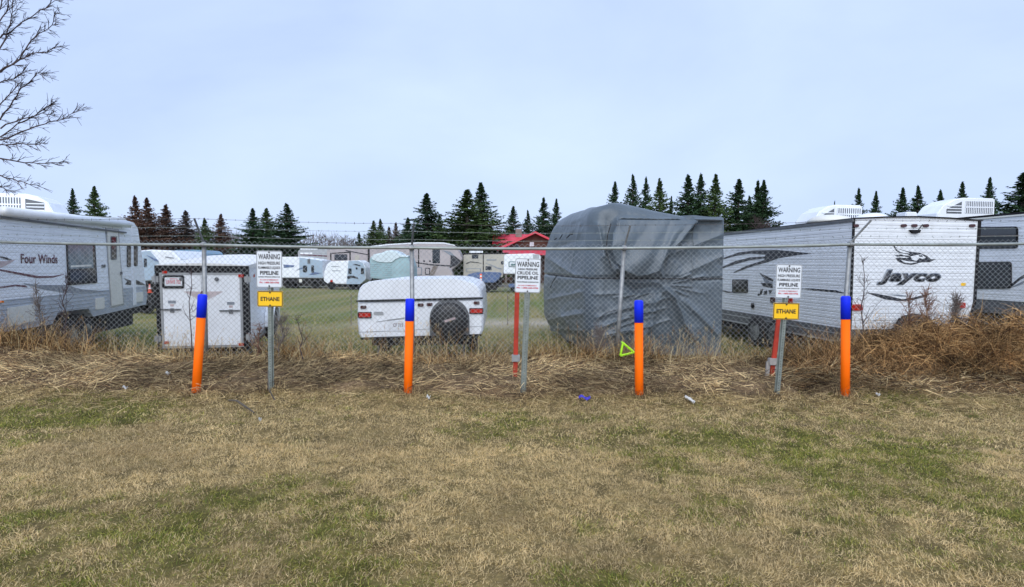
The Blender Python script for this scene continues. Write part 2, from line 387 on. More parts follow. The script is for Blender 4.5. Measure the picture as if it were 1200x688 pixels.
# grass of the storage lot behind the fence
n = 120000; x, y = wedge(n, 9.6, 22, 1.0, .95, 1)
cl = fbm(x, y, 2.4, 71); keep = rng.random(n) < np.clip(.1+1.8*(cl-.3), .05, 1); x, y, cl = x[keep], y[keep], cl[keep]; n = len(x)
b = np.stack([x, y, Hg(x, y)-.01], 1)
v, f, i = ribbons(b, rng.uniform(0, 6.28, n), rng.normal(1.0, .35, n), rng.uniform(.04, .13, n)*(.5+cl), rng.uniform(.006, .011, n), rng.normal(0, .6, n), 2, rng.uniform(.2, 1.2, n))
c = straw_mix(x, y, n)*np.array([.62, .68, .48]); lot = npmesh('lot_grass', v, f, 'grass_blade', col=c[i])
tag(lot, 'rough greener grass of the storage lot behind the fence', 'grass', kind='stuff')

# ------------------------------------------------------------ dry weeds along the fence
def stalk_col(n, dark=0.0):
    r = rng.random(n)[:, None]; k = (.45+.85*rng.random((n, 1)))
    c = np.where(r < .42, STRAW*np.array([.92, .88, .84]), np.where(r < .66, np.array([.28, .18, .09]), np.array([.07, .05, .036])))
    return c*k*(1-dark)
def weeds():
    n = 130000; x = rng.uniform(-10, 10.5, n); y = rng.uniform(6.75, 11.0, n)
    cl = fbm(x, y, 1.7, 91); keep = (rng.random(n) < weed_mask(x, y))*(rng.random(n) < np.clip(.25+1.9*(cl-.3), .12, 1)) > 0
    x, y, cl = x[keep], y[keep], cl[keep]; n = len(x)
    z = Hg(x, y)+rng.random(n)**1.6*.10
    az = 2*math.pi*fbm(x, y, .7, 95)*1.6+rng.normal(0, .7, n)
    tone = fbm(x, y, 1.1, 99)
    v, f, i = ribbons(np.stack([x, y, z], 1), az, rng.normal(.14, .30, n), rng.uniform(.06, .34, n), rng.uniform(.003, .0075, n), rng.normal(0, 1.5, n), 4, rng.normal(.35, .5, n))
    c = stalk_col(n)*(.62+.95*sstep(.3, .68, tone))[:, None]
    out = [(v, f, c[i])]
    # standing dead grass in clumps by the fence
    for cx, cy, s, m, h in [(-8.4, 8.9, .8, 1500, .62), (-7.2, 9.2, .8, 1200, .6), (-5.0, 9.2, .6, 300, .3), (-3.5, 9.5, .35, 900, .62), (-3.0, 9.4, .5, 500, .35), (-1.6, 9.6, .9, 700, .32), (-.2, 9.6, .7, 600, .36),
                             (.5, 9.3, .35, 500, .42), (1.25, 9.3, .45, 900, .50), (2.0, 9.2, .35, 500, .5), (3.0, 9.8, .9, 500, .3), (4.2, 9.4, .5, 600, .42), (5.2, 9.0, .5, 500, .5), (-6.2, 9.5, .7, 400, .45), (-.9, 8.9, .8, 300, .25)]:
        a = rng.normal(0, 1, (m, 2))*s*np.array([.6, .28]); x = cx+a[:, 0]; y = cy+a[:, 1]
        v, f, i = ribbons(np.stack([x, y, Hg(x, y)], 1), rng.uniform(0, 6.28, m), rng.normal(1.15, .3, m), rng.uniform(.4, 1.15, m)*h, rng.uniform(.004, .008, m), rng.normal(0, .8, m), 4, rng.uniform(.2, 1.9, m))
        out.append((v, f, (stalk_col(m)*np.array([1.0, .85, .7]))[i]))
    m = 2600; x = rng.uniform(-9.5, 9, m); y = rng.normal(9.25, .28, m); k = rng.random(m) < .25+.9*fbm(x, x, .9, 130); x, y = x[k], y[k]; m = len(x)
    hgt = rng.uniform(.2, .62, m)*(.5+1.0*fbm(x, x, .7, 131)); azs = rng.uniform(0, 6.28, m); els = rng.normal(1.3, .2, m)
    v, f, i = ribbons(np.stack([x, y, Hg(x, y)], 1), azs, els, hgt, rng.uniform(.005, .009, m), rng.normal(0, .4, m), 4, rng.uniform(0, 1.1, m))
    pale = np.where((rng.random(m) < .6)[:, None], STRAW*.8, np.array([.40, .24, .11])); out.append((v, f, pale[i]))
    tipi = np.arange(m)*10+8; tips = v[tipi]; q = np.repeat(np.arange(m), 6); b6 = tips[q]-np.array([0, 0, 1])*rng.uniform(0, .07, len(q))[:, None]
    v, f, i = ribbons(b6, rng.uniform(0, 6.28, len(q)), rng.normal(.8, .4, len(q)), rng.uniform(.015, .04, len(q)), rng.uniform(.004, .008, len(q)), np.zeros(len(q)), 1, np.zeros(len(q))); out.append((v, f, pale[q][i]))
    for bx_, by_ in ((230, 457), (478, 464.5), (749, 465.5), (990.5, 459), (317, 461), (613, 466), (911.5, 461)):   # grass left standing round the posts
        q0 = P(bx_, by_, 7.0); m = 170; a = rng.uniform(0, 6.28, m); d = rng.uniform(.04, .17, m); x = q0.x+d*np.cos(a); y = 7.0+d*np.sin(a)
        v, f, i = ribbons(np.stack([x, y, Hg(x, y)-.01], 1), rng.uniform(0, 6.28, m), rng.normal(1.1, .35, m), rng.uniform(.05, .17, m), rng.uniform(.003, .006, m), rng.normal(0, .8, m), 3, rng.uniform(.1, 1.5, m)); out.append((v, f, stalk_col(m)[i]))
    # low fringe that creeps into the lawn
    m = 9000; x = rng.uniform(-9, 9, m); y = rng.normal(6.95, .28, m)+.35*(fbm(x, x, .9, 3)-.5)
    v, f, i = ribbons(np.stack([x, y, Hg(x, y)+.005], 1), rng.uniform(0, 6.28, m), rng.normal(.15, .15, m), rng.uniform(.05, .2, m), rng.uniform(.003, .006, m), rng.normal(0, 1.2, m), 3, rng.normal(.2, .3, m))
    out.append((v, f, stalk_col(m)[i]))
    return out
def merge(name, lst, m, **k):
    off = 0; VV = []; FF = []; CC = []
    for v, f, c in lst: VV.append(v); FF.append(f+off); CC.append(c); off += len(v)
    return npmesh(name, np.concatenate(VV), np.concatenate(FF), m, col=np.concatenate(CC))
tag(merge('dry_weeds', weeds(), 'stalk'), 'flattened tangle of dead straw and brown weeds along the foot of the fence', 'weeds', kind='stuff')
def brush():
    n = 85000; x = rng.uniform(3.4, 11.5, n); y = rng.uniform(7.1, 9.5, n); h = brush_h(x, y); keep = rng.random(n) < h+.15
    x, y, h = x[keep], y[keep], h[keep]; n = len(x)
    z = Hg(x, y)+h*.05+rng.random(n)**1.3*h*.42
    cl = fbm(x*1.0, y+z, 2.2, 111)
    az = 2*math.pi*fbm(x, y+z*2, .9, 115)*1.5+rng.normal(0, .8, n)
    v, f, i = ribbons(np.stack([x, y, z], 1), az, rng.normal(.2, .45, n), rng.uniform(.08, .38, n), rng.uniform(.0035, .0075, n), rng.normal(0, 1.7, n), 4, rng.normal(.7, .7, n))
    c = stalk_col(n)*np.array([.92, .76, .62])*(.22+1.1*sstep(.32, .68, cl))[:, None]
    out = [(v, f, c[i])]
    m = 5200; x = rng.uniform(4.0, 11, m); y = rng.uniform(7.6, 9.3, m)
    v, f, i = ribbons(np.stack([x, y, Hg(x, y)], 1), rng.uniform(0, 6.28, m), rng.normal(1.1, .35, m), rng.uniform(.2, .78, m), rng.uniform(.003, .006, m), rng.normal(0, .6, m), 4, rng.uniform(.1, 1.6, m))
    out.append((v, f, (stalk_col(m)*np.array([.95, .75, .6]))[i])); return out
tag(merge('dry_brush', brush(), 'stalk'), 'tall heap of tangled rusty brown dead brush at the right end of the fence', 'brush', kind='stuff')

# ------------------------------------------------------------ chain link fence
FY = 9.4
fence = thing('chain_link_fence', 'galvanised chain link fence topped by three strands of barbed wire', 'fence', (0, FY, 0))
def FP(px, py, dy=0): p = P(px, py, FY+dy); return Vector((p.x, p.y-FY, p.z))
post_px = [(-14, 430, -13, 283.5), (241.5, 424, 239, 287), (484, 428, 482.5, 290.5), (721, 425, 731.5, 291), (985, 425, 996, 286.5), (1236, 425, 1246, 285)]
arm_px = [(-24, 256), (227.6, 256), (485, 262), (738.5, 264), (1021, 258), (1272, 257)]
tops = []
for (bx, by, tx, ty), (ax, ay) in zip(post_px, arm_px):
    b = FP(bx, by); t = FP(tx, ty); tops.append(t)
    b.z = min(b.z, 0)-.15
    MB().tube([b, t], .034, 12).lathe([(.042, -.03), (.042, .02), (.03, .045), (.001, .055)], t, 'z', 12).build('post', 'galvanised', fence, smooth=True)
    a = FP(ax, ay, -.18); MB().tube([t+Vector((0, 0, .02)), a], .017, 6).build('barb_arm', 'trim_darkgrey' if ax < 600 else 'galvanised', fence)
rail_pts = []
for i in range(len(tops)-1):
    for k in range(8):
        t = k/8; p = tops[i].lerp(tops[i+1], t); p.z -= .012*math.sin(t*math.pi); rail_pts.append(p+Vector((0, -.045, 0)))
rail_pts.append(tops[-1]+Vector((0, -.045, 0)))
rb = MB().tube(rail_pts, .0235, 10)
rb.build('top_rail', 'rail', fence, smooth=True)
for t in tops: MB().lathe([(.026, -.03), (.031, -.03), (.031, .03), (.026, .03)], t+Vector((0, -.045, 0)), 'x', 12).build('rail_clamp', 'galvanised', fence)
rx = np.array([p.x for p in rail_pts]); rz = np.array([p.z for p in rail_pts])
for s in (.35, .68, 1.0):
    wb = MB(); pts = []
    A = []
    for t, (ax, ay) in zip(tops, arm_px): A.append(t.lerp(FP(ax, ay, -.18), s))
    for i in range(len(A)-1):
        for k in range(12):
            u = k/12; p = A[i].lerp(A[i+1], u); p.z -= .02*math.sin(u*math.pi)+random.uniform(-.003, .003); pts.append(p)
    pts.append(A[-1]); wb.tube(pts, .0032, 4)
    for i in range(len(pts)-1):
        for k in range(2):
            c = pts[i].lerp(pts[i+1], (k+.5)/2)
            for q in range(2):
                d = Vector((random.uniform(-.3, .3), random.uniform(-1, 1), random.uniform(-1, 1))).normalized()*.018; wb.tube([c-d, c+d], .0022, 3)
    wb.build('barbed_wire', 'rust_wire' if s > .9 else 'post_steel', fence)
# woven mesh: each wire zigzags between its neighbours
PW = .086; hp = PW/2; x0, x1 = -9.2, 9.4; nW = int((x1-x0)/hp); zs_top = lambda x: np.interp(x, rx, rz)+.075
nseg = 48; r = .0026
ii = np.arange(nW); jj = np.arange(nseg+1)
I, J = np.meshgrid(ii, jj, indexing='ij')
cxx = x0+I*hp+np.where((J+I) % 2 == 0, -hp*.49, hp*.49)+.0
zz = zs_top(x0+I*hp)-J*hp*.98
dx = .02*(fbm(cxx, zz, 1.2, 201)-.5)+.03*(fbm(cxx*.4, zz*.4, 1, 203)-.5); dz = .02*(fbm(cxx, zz, 1.1, 207)-.5)
yy = .03+.10*(fbm(cxx*.6, zz, 1.0, 209)-.5)*sstep(.2, 1.2, 1.9-zz)+np.where((J+I) % 2 == 0, .003, -.003)
C3 = np.stack([cxx+dx, yy, zz+dz], -1)
ofs = np.array([[r, 0, 0], [0, r, 0], [-r, 0, 0], [0, -r, 0]])
V = (C3[:, :, None, :]+ofs[None, None]).reshape(-1, 3)
base = (I[:, :-1]*(nseg+1)+J[:, :-1])*4
fl = []
for k in range(4): fl.append(np.stack([base+k, base+(k+1) % 4, base+4+(k+1) % 4, base+4+k], -1).reshape(-1, 4))
npmesh('chain_mesh', V, np.concatenate(fl), 'wire', fence)

# ------------------------------------------------------------ orange and blue marker posts
def marker(bx, by, tx, ty, bluey, label, Yd=7.0):
    b = P(bx, by, Yd); t = P(tx, ty, Yd); m_ = P(bx+(tx-bx)*(by-bluey)/(by-ty), bluey, Yd)
    root = thing('marker_post', label, 'marker post', b, group='orange and blue pipeline marker posts')
    t = t-b; m_ = m_-b; u = t.normalized(); rr = .050
    MB().tube([-u*.25, m_], rr, 24).build('post', 'orange_paint', root, smooth=True)
    c = MB().tube([m_+u*.001, t-u*.02, t-u*.005, t], [rr+.003, rr+.003, rr-.004, rr*.8], 24).build('blue_cap', 'blue_paint', root, smooth=True)
    return root
for a in [(230, 457, 237.5, 345, 372, 'orange marker post with blue top leaning right, in front of the small white cargo trailer'),
          (478, 464.5, 480.5, 350, 376, 'orange marker post with blue top in front of the low white folding camper'),
          (749, 465.5, 748.5, 352, 378, 'orange marker post with blue top in front of the grey fabric trailer cover'),
          (990.5, 459, 991, 347, 374, 'rightmost orange marker post with blue top, beside the tall brush')]: marker(*a)

# ------------------------------------------------------------ pipeline signs
def rrect(w, h, r, n=5):
    pts = []
    for cx, cy, a0 in ((w/2-r, h/2-r, 0), (-w/2+r, h/2-r, 90), (-w/2+r, -h/2+r, 180), (w/2-r, -h/2+r, 270)):
        for k in range(n+1): a = R(a0+90*k/n); pts.append((cx+r*math.cos(a), cy+r*math.sin(a)))
    return pts
def ring(mb, w, h, r, t, y, d=.0012, mi=0):
    o = rrect(w, h, r); i = rrect(w-2*t, h-2*t, max(r-t, .001)); n = len(o)
    vs = [(p[0], y-d, p[1]) for p in o]+[(p[0], y-d, p[1]) for p in i]+[(p[0], y, p[1]) for p in o]+[(p[0], y, p[1]) for p in i]
    fs = []
    for k in range(n):
        q = (k+1) % n; fs += [(k, q, n+q, n+k), (2*n+k, 2*n+q, q, k), (n+k, n+q, 3*n+q, 3*n+k)]
    mb.add(vs, fs, mi)
def sign(bx, by, tx, ty, box, lines, ebox, label, Yd=7.0, tilt=0.0):
    b = P(bx, by, Yd); t = P(tx, ty, Yd); root = thing('pipeline_sign', label, 'warning sign', b, group='pipeline warning signs on steel posts')
    d = (t-b); lean = math.atan2(d.x, d.z); root.rotation_euler = (0, lean, 0); Lp = d.length
    pb = MB()
    # U channel post with punched holes
    pb.box((-.018, -.004, -.3), (.018, .001, Lp)); pb.box((-.018, .001, -.3), (-.013, .024, Lp)); pb.box((.013, .001, -.3), (.018, .024, Lp))
    pb.box((-.034, .02, -.3), (-.0135, .0245, Lp)); pb.box((.0135, .02, -.3), (.034, .0245, Lp))
    for k in range(int(Lp/.032)): pb.lathe([(.0048, -.0055), (.0048, -.0035)], (0, 0, .03+k*.032), 'y', 8, 1)
    pb.build('post', ['post_steel', 'hole_dark'], root)
    def panel(bx4, name, m, rad, bord):
        c = P((bx4[0]+bx4[2])/2, (bx4[1]+bx4[3])/2, Yd)-b
        c = Matrix.Rotation(-lean, 3, 'Y') @ c
        w_ = (bx4[2]-bx4[0])/(FPX/Yd); h_ = (bx4[3]-bx4[1])/(FPX/Yd)
        e = MB().prism(rrect(w_, h_, rad), 'y', -.012, -.009).build(name, m, root); e.location = c
        if tilt: e.rotation_euler = (0, tilt, 0)
        mb = MB(); ring(mb, w_-.006, h_-.006, rad, bord, -.012); mb.build('border', 'sign_black', e)
        for s in (1, -1): MB().lathe([(.009, -.020), (.009, -.012)], (0, 0, s*(h_/2-.018)), 'y', 8).build('bolt', 'sign_black', e)
        return e, w_, h_
    e, w_, h_ = panel(box, 'warning_panel', 'sign_white', .022, .004)
    for body, zf, wf, hf, m, bold in lines:
        text(e, 'lettering', body, m, w_*wf, h_*hf, 0, bold, .001, Matrix.Translation((0, -.0125, h_*(.5-zf))))
    if ebox:
        e, w_, h_ = panel(ebox, 'product_panel', 'sign_yellow', .016, .009)
        text(e, 'lettering', 'ETHANE', 'sign_black', w_*.74, h_*.26, 0, .03, .001, Matrix.Translation((0, -.0125, 0)))
    return root
fl_lines = [('WARNING', .16, .84, .145, 'sign_black', .02), ('HIGH PRESSURE', .335, .84, .085, 'sign_black', .02), ('FLAMMABLE LIQUIDS', .465, .86, .085, 'sign_black', .02),
            ('PIPELINE', .60, .72, .105, 'sign_black', .03), ('BURIED PIPELINE OPERATOR', .71, .84, .035, 'sign_black', .02),
            ('IN CASE OF EMERGENCY', .79, .72, .034, 'sign_red', .02), ('PH. 1-800-360-4706', .862, .76, .05, 'sign_red', .03)]
cr_lines = [('WARNING', .17, .86, .15, 'sign_black', .02), ('HIGH PRESSURE', .315, .74, .06, 'sign_black', .03), ('CRUDE OIL', .425, .84, .095, 'sign_black', .02),
            ('PIPELINE', .56, .80, .10, 'sign_black', .03), ('TRANS PIPELINE CORPORATION', .69, .84, .04, 'sign_black', .03),
            ('IN CASE OF EMERGENCY', .79, .72, .034, 'sign_red', .02), ('PH. 1-800-360-4706', .86, .84, .052, 'sign_red', .03)]
sign(317, 461, 316, 303, (301, 294, 331, 337), fl_lines, (302, 341, 332, 359.5), 'white warning sign over a yellow plate on a straight steel post by the cargo trailer')
sign(613, 466, 619.5, 306, (603.5, 303, 633.5, 343), cr_lines, None, 'white crude oil pipeline warning sign on steel post, no yellow plate', tilt=R(-.8))
sign(911.5, 461, 924.5, 314, (908.5, 310, 939, 349.5), fl_lines, (905.5, 355, 936, 374.5), 'white warning sign over a yellow plate on a leaning post by the long trailer', tilt=R(-2.5))

# old red posts behind two of the signs
def redpost(b, t, brk, label, Yd=7.9):
    bb = P(*b, Yd); tt = P(*t, Yd); root = thing('red_post', label, 'post', bb); d = tt-bb; u = d.normalized()
    MB().box((-.03, -.015, -.25), (.03, .015, d.length)).build('post', 'red_post', root, bevel=.004).rotation_euler = (0, math.atan2(d.x, d.z), 0)
    k = P(*brk, Yd)-bb
    mb = MB(); mb.box((k.x-.055, -.05, k.z-.04), (k.x+.055, .03, k.z+.05)); mb.build('clamp', 'wood_grey' if b[0] > 800 else 'galvanised', root, bevel=.006)
    if b[0] > 800:
        mb = MB(); mb.box((-.085, -.02, -.2), (-.035, .012, .30)); mb.box((.03, -.02, -.2), (.06, .012, .32)); mb.build('stake', 'wood_grey', root, bevel=.004).rotation_euler = (0, R(4), 0)
    return root
redpost((603.5, 452), (606, 342), (604.5, 420), 'old red post with a metal clamp, behind the crude oil sign')
redpost((903, 450), (913, 372), (905, 424), 'old red post with grey wooden stakes at its foot, behind the leaning sign')

# ------------------------------------------------------------ vehicles: local frame x = right, y = away, z = up
class Veh:
    def __init__(s, name, label, cat, O, slope, pitch=0, roll=0, group=None):
        s.O = Vector(O); s.rot = (pitch, roll, math.atan(-slope))
        s.root = thing(name, label, cat, O, s.rot, group)
        s.Mx = Matrix.Translation(s.O) @ s.root.rotation_euler.to_matrix().to_4x4(); s.I = s.Mx.inverted()
    def hit(s, px, py, ax, c):
        o = s.I @ Vector((0, 0, CAMZ)); d = s.I.to_3x3() @ ray(px, py); k = 'xyz'.index(ax); t = (c-o[k])/d[k]; return o+d*t
    def h2(s, pts, ax, c):
        r = []
        for px, py in pts:
            q = s.hit(px, py, ax, c); r.append((q.y, q.z) if ax == 'x' else (q.x, q.z))
        return r
    def decal(s, name, pts, ax, c, out, m, parent=None, th=.004, bevel=0):   # pts traced in the picture, laid on the real panel
        return MB().prism(s.h2(pts, ax, c), ax, c+out*.001, c+out*(.001+th)).build(name, m, parent or s.root, bevel=bevel)
    def window(s, pts, ax, c, out, frame='trim_black', pane='glass_dark', name='window', inset=.88):
        f = s.decal(name, pts, ax, c, out, frame, th=.02)
        q = s.h2(pts, ax, c); cx = sum(p[0] for p in q)/len(q); cz = sum(p[1] for p in q)/len(q)
        q = [(cx+(p[0]-cx)*inset, cz+(p[1]-cz)*inset) for p in q]
        MB().prism(q, ax, c+out*.012, c+out*.024).build('pane', pane, f); return f
def rp(x0, y0, x1, y1, r=2, n=3, skew=0):      # rounded rectangle in picture units
    pts = []
    for cx, cy, a0 in ((x1-r, y0+r, -90), (x1-r, y1-r, 0), (x0+r, y1-r, 90), (x0+r, y0+r, 180)):
        for k in range(n+1): a = R(a0+90*k/n); X_ = cx+r*math.cos(a); pts.append((X_, cy+r*math.sin(a)+skew*(X_-x0)))
    return pts
def wheel(parent, c, r=.33, w=.2, out=1, ax='x'):
    t = MB().lathe([(r*.58, -w/2), (r*.9, -w/2), (r*.985, -w*.38), (r, -w*.2), (r, w*.2), (r*.985, w*.38), (r*.9, w/2), (r*.58, w/2)], c, ax, 32).build('wheel', 'rubber', parent, smooth=True)
    o = out; rm = MB().lathe([(r*.6, o*w*.5), (r*.55, o*w*.42), (r*.45, o*w*.1), (r*.25, o*w*.15), (r*.2, o*w*.3), (.001, o*w*.32)], c, ax, 24)
    for k in range(5):
        a = 2*math.pi*k/5; dy, dz = r*.34*math.cos(a), r*.34*math.sin(a); p = (0, dy, dz) if ax == 'x' else (dy, 0, dz)
        rm.lathe([(.03, o*w*.1), (.03, o*w*.2)], (c[0]+p[0], c[1]+p[1], c[2]+p[2]), ax, 8, 1)
    rm.build('rim', ['rim', 'under_black'], t)
    return t
def ac_unit(parent, x0, x1, z0, z1, y0, y1, nose=-1, split=.35):
    """rooftop air conditioner; sloped nose on one end, louvred sides"""
    h = z1-z0; W = x1-x0
    if nose < 0: prof = [(x0, z0), (x0+W*.01, z0+h*.25), (x0+W*.12, z0+h*.65), (x0+W*.3, z0+h*.92), (x0+W*.45, z1), (x1-.03, z1), (x1, z1-.03), (x1, z0)]
    else: prof = [(x1, z0), (x1-W*.01, z0+h*.3), (x1-W*.08, z0+h*.68), (x1-W*.2, z0+h*.9), (x1-W*.35, z1), (x0+.03, z1), (x0, z1-.03), (x0, z0)]
    body = MB().prism(prof, 'y', y0, y1).build('air_conditioner', 'white_paint', parent, bevel=.02)
    g = MB(); bk = MB()
    a, b = (x0+W*.48, x1-.05) if nose < 0 else (x0+.05, x1-W*.42)
    bk.box((a, y0-.004, z0+h*.28), (b, y0+.01, z1-h*.16))
    k = a
    while k < b: g.box((k, y0-.014, z0+h*.28), (k+.022, y0-.004, z1-h*.16)); k += .05
    g.box((a, y0-.018, z0+h*.53), (b, y0-.006, z0+h*.59))
    a2, b2 = (x0+W*.16, x0+W*.42) if nose < 0 else (x1-W*.36, x1-W*.12)
    bk.prism([(a2, z0+h*.25), (b2, z0+h*.25), (b2, z0+h*(.82 if nose < 0 else .66)), (a2, z0+h*(.45 if nose < 0 else .8))], 'y', y0-.004, y0+.01)
    for q in (.33, .46, .59): g.box((a2+.02, y0-.012, z0+h*q), (b2, y0-.003, z0+h*(q+.04)))
    bk.build('grille', 'trim_darkgrey', body); g.build('louvre', 'white_paint', body)
    return body

# ---- large travel trailer at the left, side towards the camera
v = Veh('travel_trailer', 'long white travel trailer with rolled awning and cream door, at the left edge', 'trailer', (-8.37, 9.9, -.25), -.213)
g = lambda pts: v.h2(pts, 'x', 0)
yn = -.22
top = g([(0, 249), (146, 264)]); zt = top[0][1]
prof = [(yn, zt)]+g([(150, 259.5), (157, 261), (161.5, 268), (165, 290), (172, 337), (171, 346)])
waist = prof+g([(0, 352.5)]); waist[-1] = (yn, waist[-1][1])
wz = waist[-1][1]
up = [(yn, zt+.03)]+g([(150, 259), (157, 261), (161.5, 268), (165, 290), (171, 335)])+[(yn, g([(0, 352)])[0][1])]
MB().prism(up, 'x', -2.42, 0).build('wall', 'ribbed_aged', v.root)
low = [(yn, g([(0, 352)])[0][1])]+g([(171, 335), (172.5, 346), (171, 357), (109, 371), (103.5, 361.5), (68, 366), (61, 380)])+[(yn, g([(0, 390)])[0][1])]
MB().prism(low, 'x', -2.42, .004).build('lower_wall', 'ribbed_grey', v.root)
pt = up[0]; MB().prism([(yn, zt+.03), (up[1][0], up[1][1]), (up[1][0]-.1, up[1][1]+.06), (yn+2.5, zt+.12), (yn, zt+.1)], 'x', -2.40, -.02).build('roof', 'roof_white', v.root)
# trims
zl = up[0][1]
a0 = v.hit(0, 246.5, 'x', .1); a1 = v.hit(151, 263, 'x', .1)
aw = MB().tube([(.1, yn, a0.z), (.1, a1.y, a1.z)], .078, 16).build('awning_roll', 'white_paint', v.root, smooth=True)
MB().box((0, yn, a0.z-.12), (.05, a1.y, a0.z-.085)).build('awning_shade_strip', 'trim_darkgrey', aw)  # dark grey strip stands in for the shadow under the roll
for pp in ([(153.5, 262), (156, 262.5), (159, 357), (156, 358)],): v.decal('corner_trim', pp, 'x', 0, 1, 'white_paint', th=.02)
dr = v.decal('door', [(123, 266.5), (138.5, 268.8), (145, 357.5), (129.5, 361)], 'x', 0, 1, 'trim_grey', th=.012)
v.decal('door_leaf', [(124.8, 268.5), (137.5, 270), (143.6, 355.8), (130.7, 358.6)], 'x', .013, 1, 'door_cream', dr, th=.012)
v.decal('door_window', rp(129.5, 276.5, 136.5, 304.5, 1.5), 'x', .026, 1, 'trim_darkgrey', dr, th=.01)
v.decal('pane', rp(130.6, 278, 135.6, 303, 1), 'x', .037, 1, 'glass_dark', dr, th=.004)
h_ = v.hit(141.5, 320, 'x', .03); MB().box((.025, h_.y-.04, h_.z-.05), (.06, h_.y+.04, h_.z+.03)).build('handle', 'trim_darkgrey', dr, bevel=.01)
wn = v.window([(77, 285), (110.5, 286), (113, 331.5), (79, 334.5)], 'x', 0, 1, 'trim_black', 'glass_dark')
v.decal('upper_pane', [(79.5, 287), (108.5, 288), (109.5, 314), (80.5, 315.5)], 'x', .0245, 1, 'glass_light', wn, th=.002)
v.decal('rolled_blind', [(83, 311), (107, 310), (107, 312.2), (83, 313.4)], 'x', .027, 1, 'door_cream', wn, th=.003)
v.window(rp(148.4, 288, 152.6, 313, 1.5), 'x', 0, 1)
v.window(rp(155.7, 288, 160.4, 312, 1.5), 'x', .002, 1)
v.decal('hatch', rp(111.6, 349.5, 121.5, 363, 1, 2, -.12), 'x', .004, 1, 'door_cream', th=.02)
v.decal('hatch', rp(158.8, 343, 167, 354, 1, 2, -.12), 'x', .004, 1, 'door_cream', th=.02)
v.decal('storage_door', [(8, 361), (39, 356.5), (40, 376), (9, 383)], 'x', .004, 1, 'door_cream', th=.02)
v.decal('outlet_cover', rp(118.8, 310, 122.6, 313.6, .5), 'x', 0, 1, 'trim_darkgrey', th=.02)
v.decal('marker_lamp', rp(0, 352.5, 3, 355, .5), 'x', .004, 1, 'lens_amber', th=.02)
# graphics
def sweep(pts_top, pts_bot): return pts_top+pts_bot[::-1]
v.decal('stripe_graphic', sweep([(0, 315.5), (20, 319), (45, 323.5), (62, 323.5), (75, 321)], [(0, 317.5), (20, 321.5), (42, 326), (62, 325.5), (75, 321.6)]), 'x', 0, 1, 'graphic_maroon')
v.decal('stripe_graphic', sweep([(28, 332), (45, 334), (78, 334), (95, 339), (122, 341)], [(28, 333), (52, 339.5), (78, 343.5), (96, 343), (122, 342)]), 'x', .001, 1, 'graphic_grey')
v.decal('stripe_graphic', sweep([(0, 336), (18, 333.5), (30, 334.5)], [(0, 338), (18, 335.5), (32, 337)]), 'x', 0, 1, 'graphic_maroon')
v.decal('stripe_graphic', sweep([(0, 300), (7, 301.5), (15, 305)], [(0, 302), (8, 304.5), (15, 305.5)]), 'x', 0, 1, 'graphic_black')
v.decal('stripe_graphic', sweep([(0, 306), (6, 306), (17, 304)], [(0, 314), (7, 311), (17, 305)]), 'x', .001, 1, 'graphic_pale')
v.decal('stripe_graphic', [(145, 326), (153.5, 329), (153.5, 334), (146, 333.5), (149, 330)], 'x', 0, 1, 'graphic_black')
v.decal('stripe_graphic', [(158, 327.5), (166, 331), (171, 334.5), (158.5, 333.5)], 'x', 0, 1, 'graphic_black')
A = v.hit(24, 303, 'x', 0); B = v.hit(67, 302, 'x', 0)
Mt = Matrix.Translation((.0045, (A.y+B.y)/2, A.z)) @ Matrix.Rotation(R(90), 4, 'Z')
text(v.root, 'lettering', 'Four Winds', 'graphic_maroon', abs(B.y-A.y), .165, 0, .022, .003, Mt, 1.05)
ub = MB(); zc = g([(0, 388)])[0][1]
ub.box((-2.2, yn+.1, .28), (-.15, 5.4, zc+.02)); ub.build('chassis', 'under_black', v.root)
q = g([(118, 362), (168, 356), (168, 366.5), (121, 376)])
MB().prism(q, 'x', -.5, -.06).build('tank', 'under_black', v.root, bevel=.03)
for pxw in (79, 97):
    w_ = v.hit(pxw, 380, 'x', -.15); wheel(v.root, (-.17, w_.y, .34), .34, .22)
for yy_ in (1.55, ): MB().tube([(-.3, .6, .4), (-.3, .5, .02), (-.3, .7, .0)], .03, 6).build('jack', 'under_black', v.root)
c0 = v.hit(63, 240, 'y', 3.0)
ac_unit(v.root, c0.x-1.45, c0.x, zt+.10, v.hit(30, 227, 'y', 3.0).z, 3.0, 3.7, nose=1)
vb = v.hit(95, 252, 'y', 4.2); MB().box((vb.x-.2, 4.2, zt), (vb.x+.25, 4.6, zt+.24)).build('roof_vent', 'white_paint', v.root, bevel=.02)

# ---- small enclosed cargo trailer
v = Veh('cargo_trailer', 'small white enclosed cargo trailer with black trimmed double doors', 'trailer', P(186.5, 408, 10.1), -.213, pitch=R(3.6))
W_ = v.hit(293, 408, 'y', 0).x; Hh = v.hit(240, 310.5, 'y', 0).z; LL = 3.2
MB().box((.015, .02, 0), (W_-.015, LL, Hh-.04)).build('body', 'white_paint', v.root, bevel=.01)
MB().prism([(0, Hh-.07), (0, Hh-.005), (W_*.25, Hh+.02), (W_*.5, Hh+.03), (W_*.75, Hh+.02), (W_, Hh-.005), (W_, Hh-.07)], 'y', .0, LL+.02).build('roof', 'roof_white', v.root)
fr = MB(); t_ = .085
fr.box((-.012, -.03, Hh-.13), (W_+.012, .06, Hh-.012)); fr.box((-.012, -.03, -.02), (t_*.75, .06, Hh-.131)); fr.box((W_-t_*1.1, -.03, -.02), (W_+.012, .06, Hh-.131)); fr.box((t_*.76, -.03, -.03), (W_-t_*1.11, .06, .035))
fr.build('rear_frame', 'trim_black', v.root, bevel=.006)
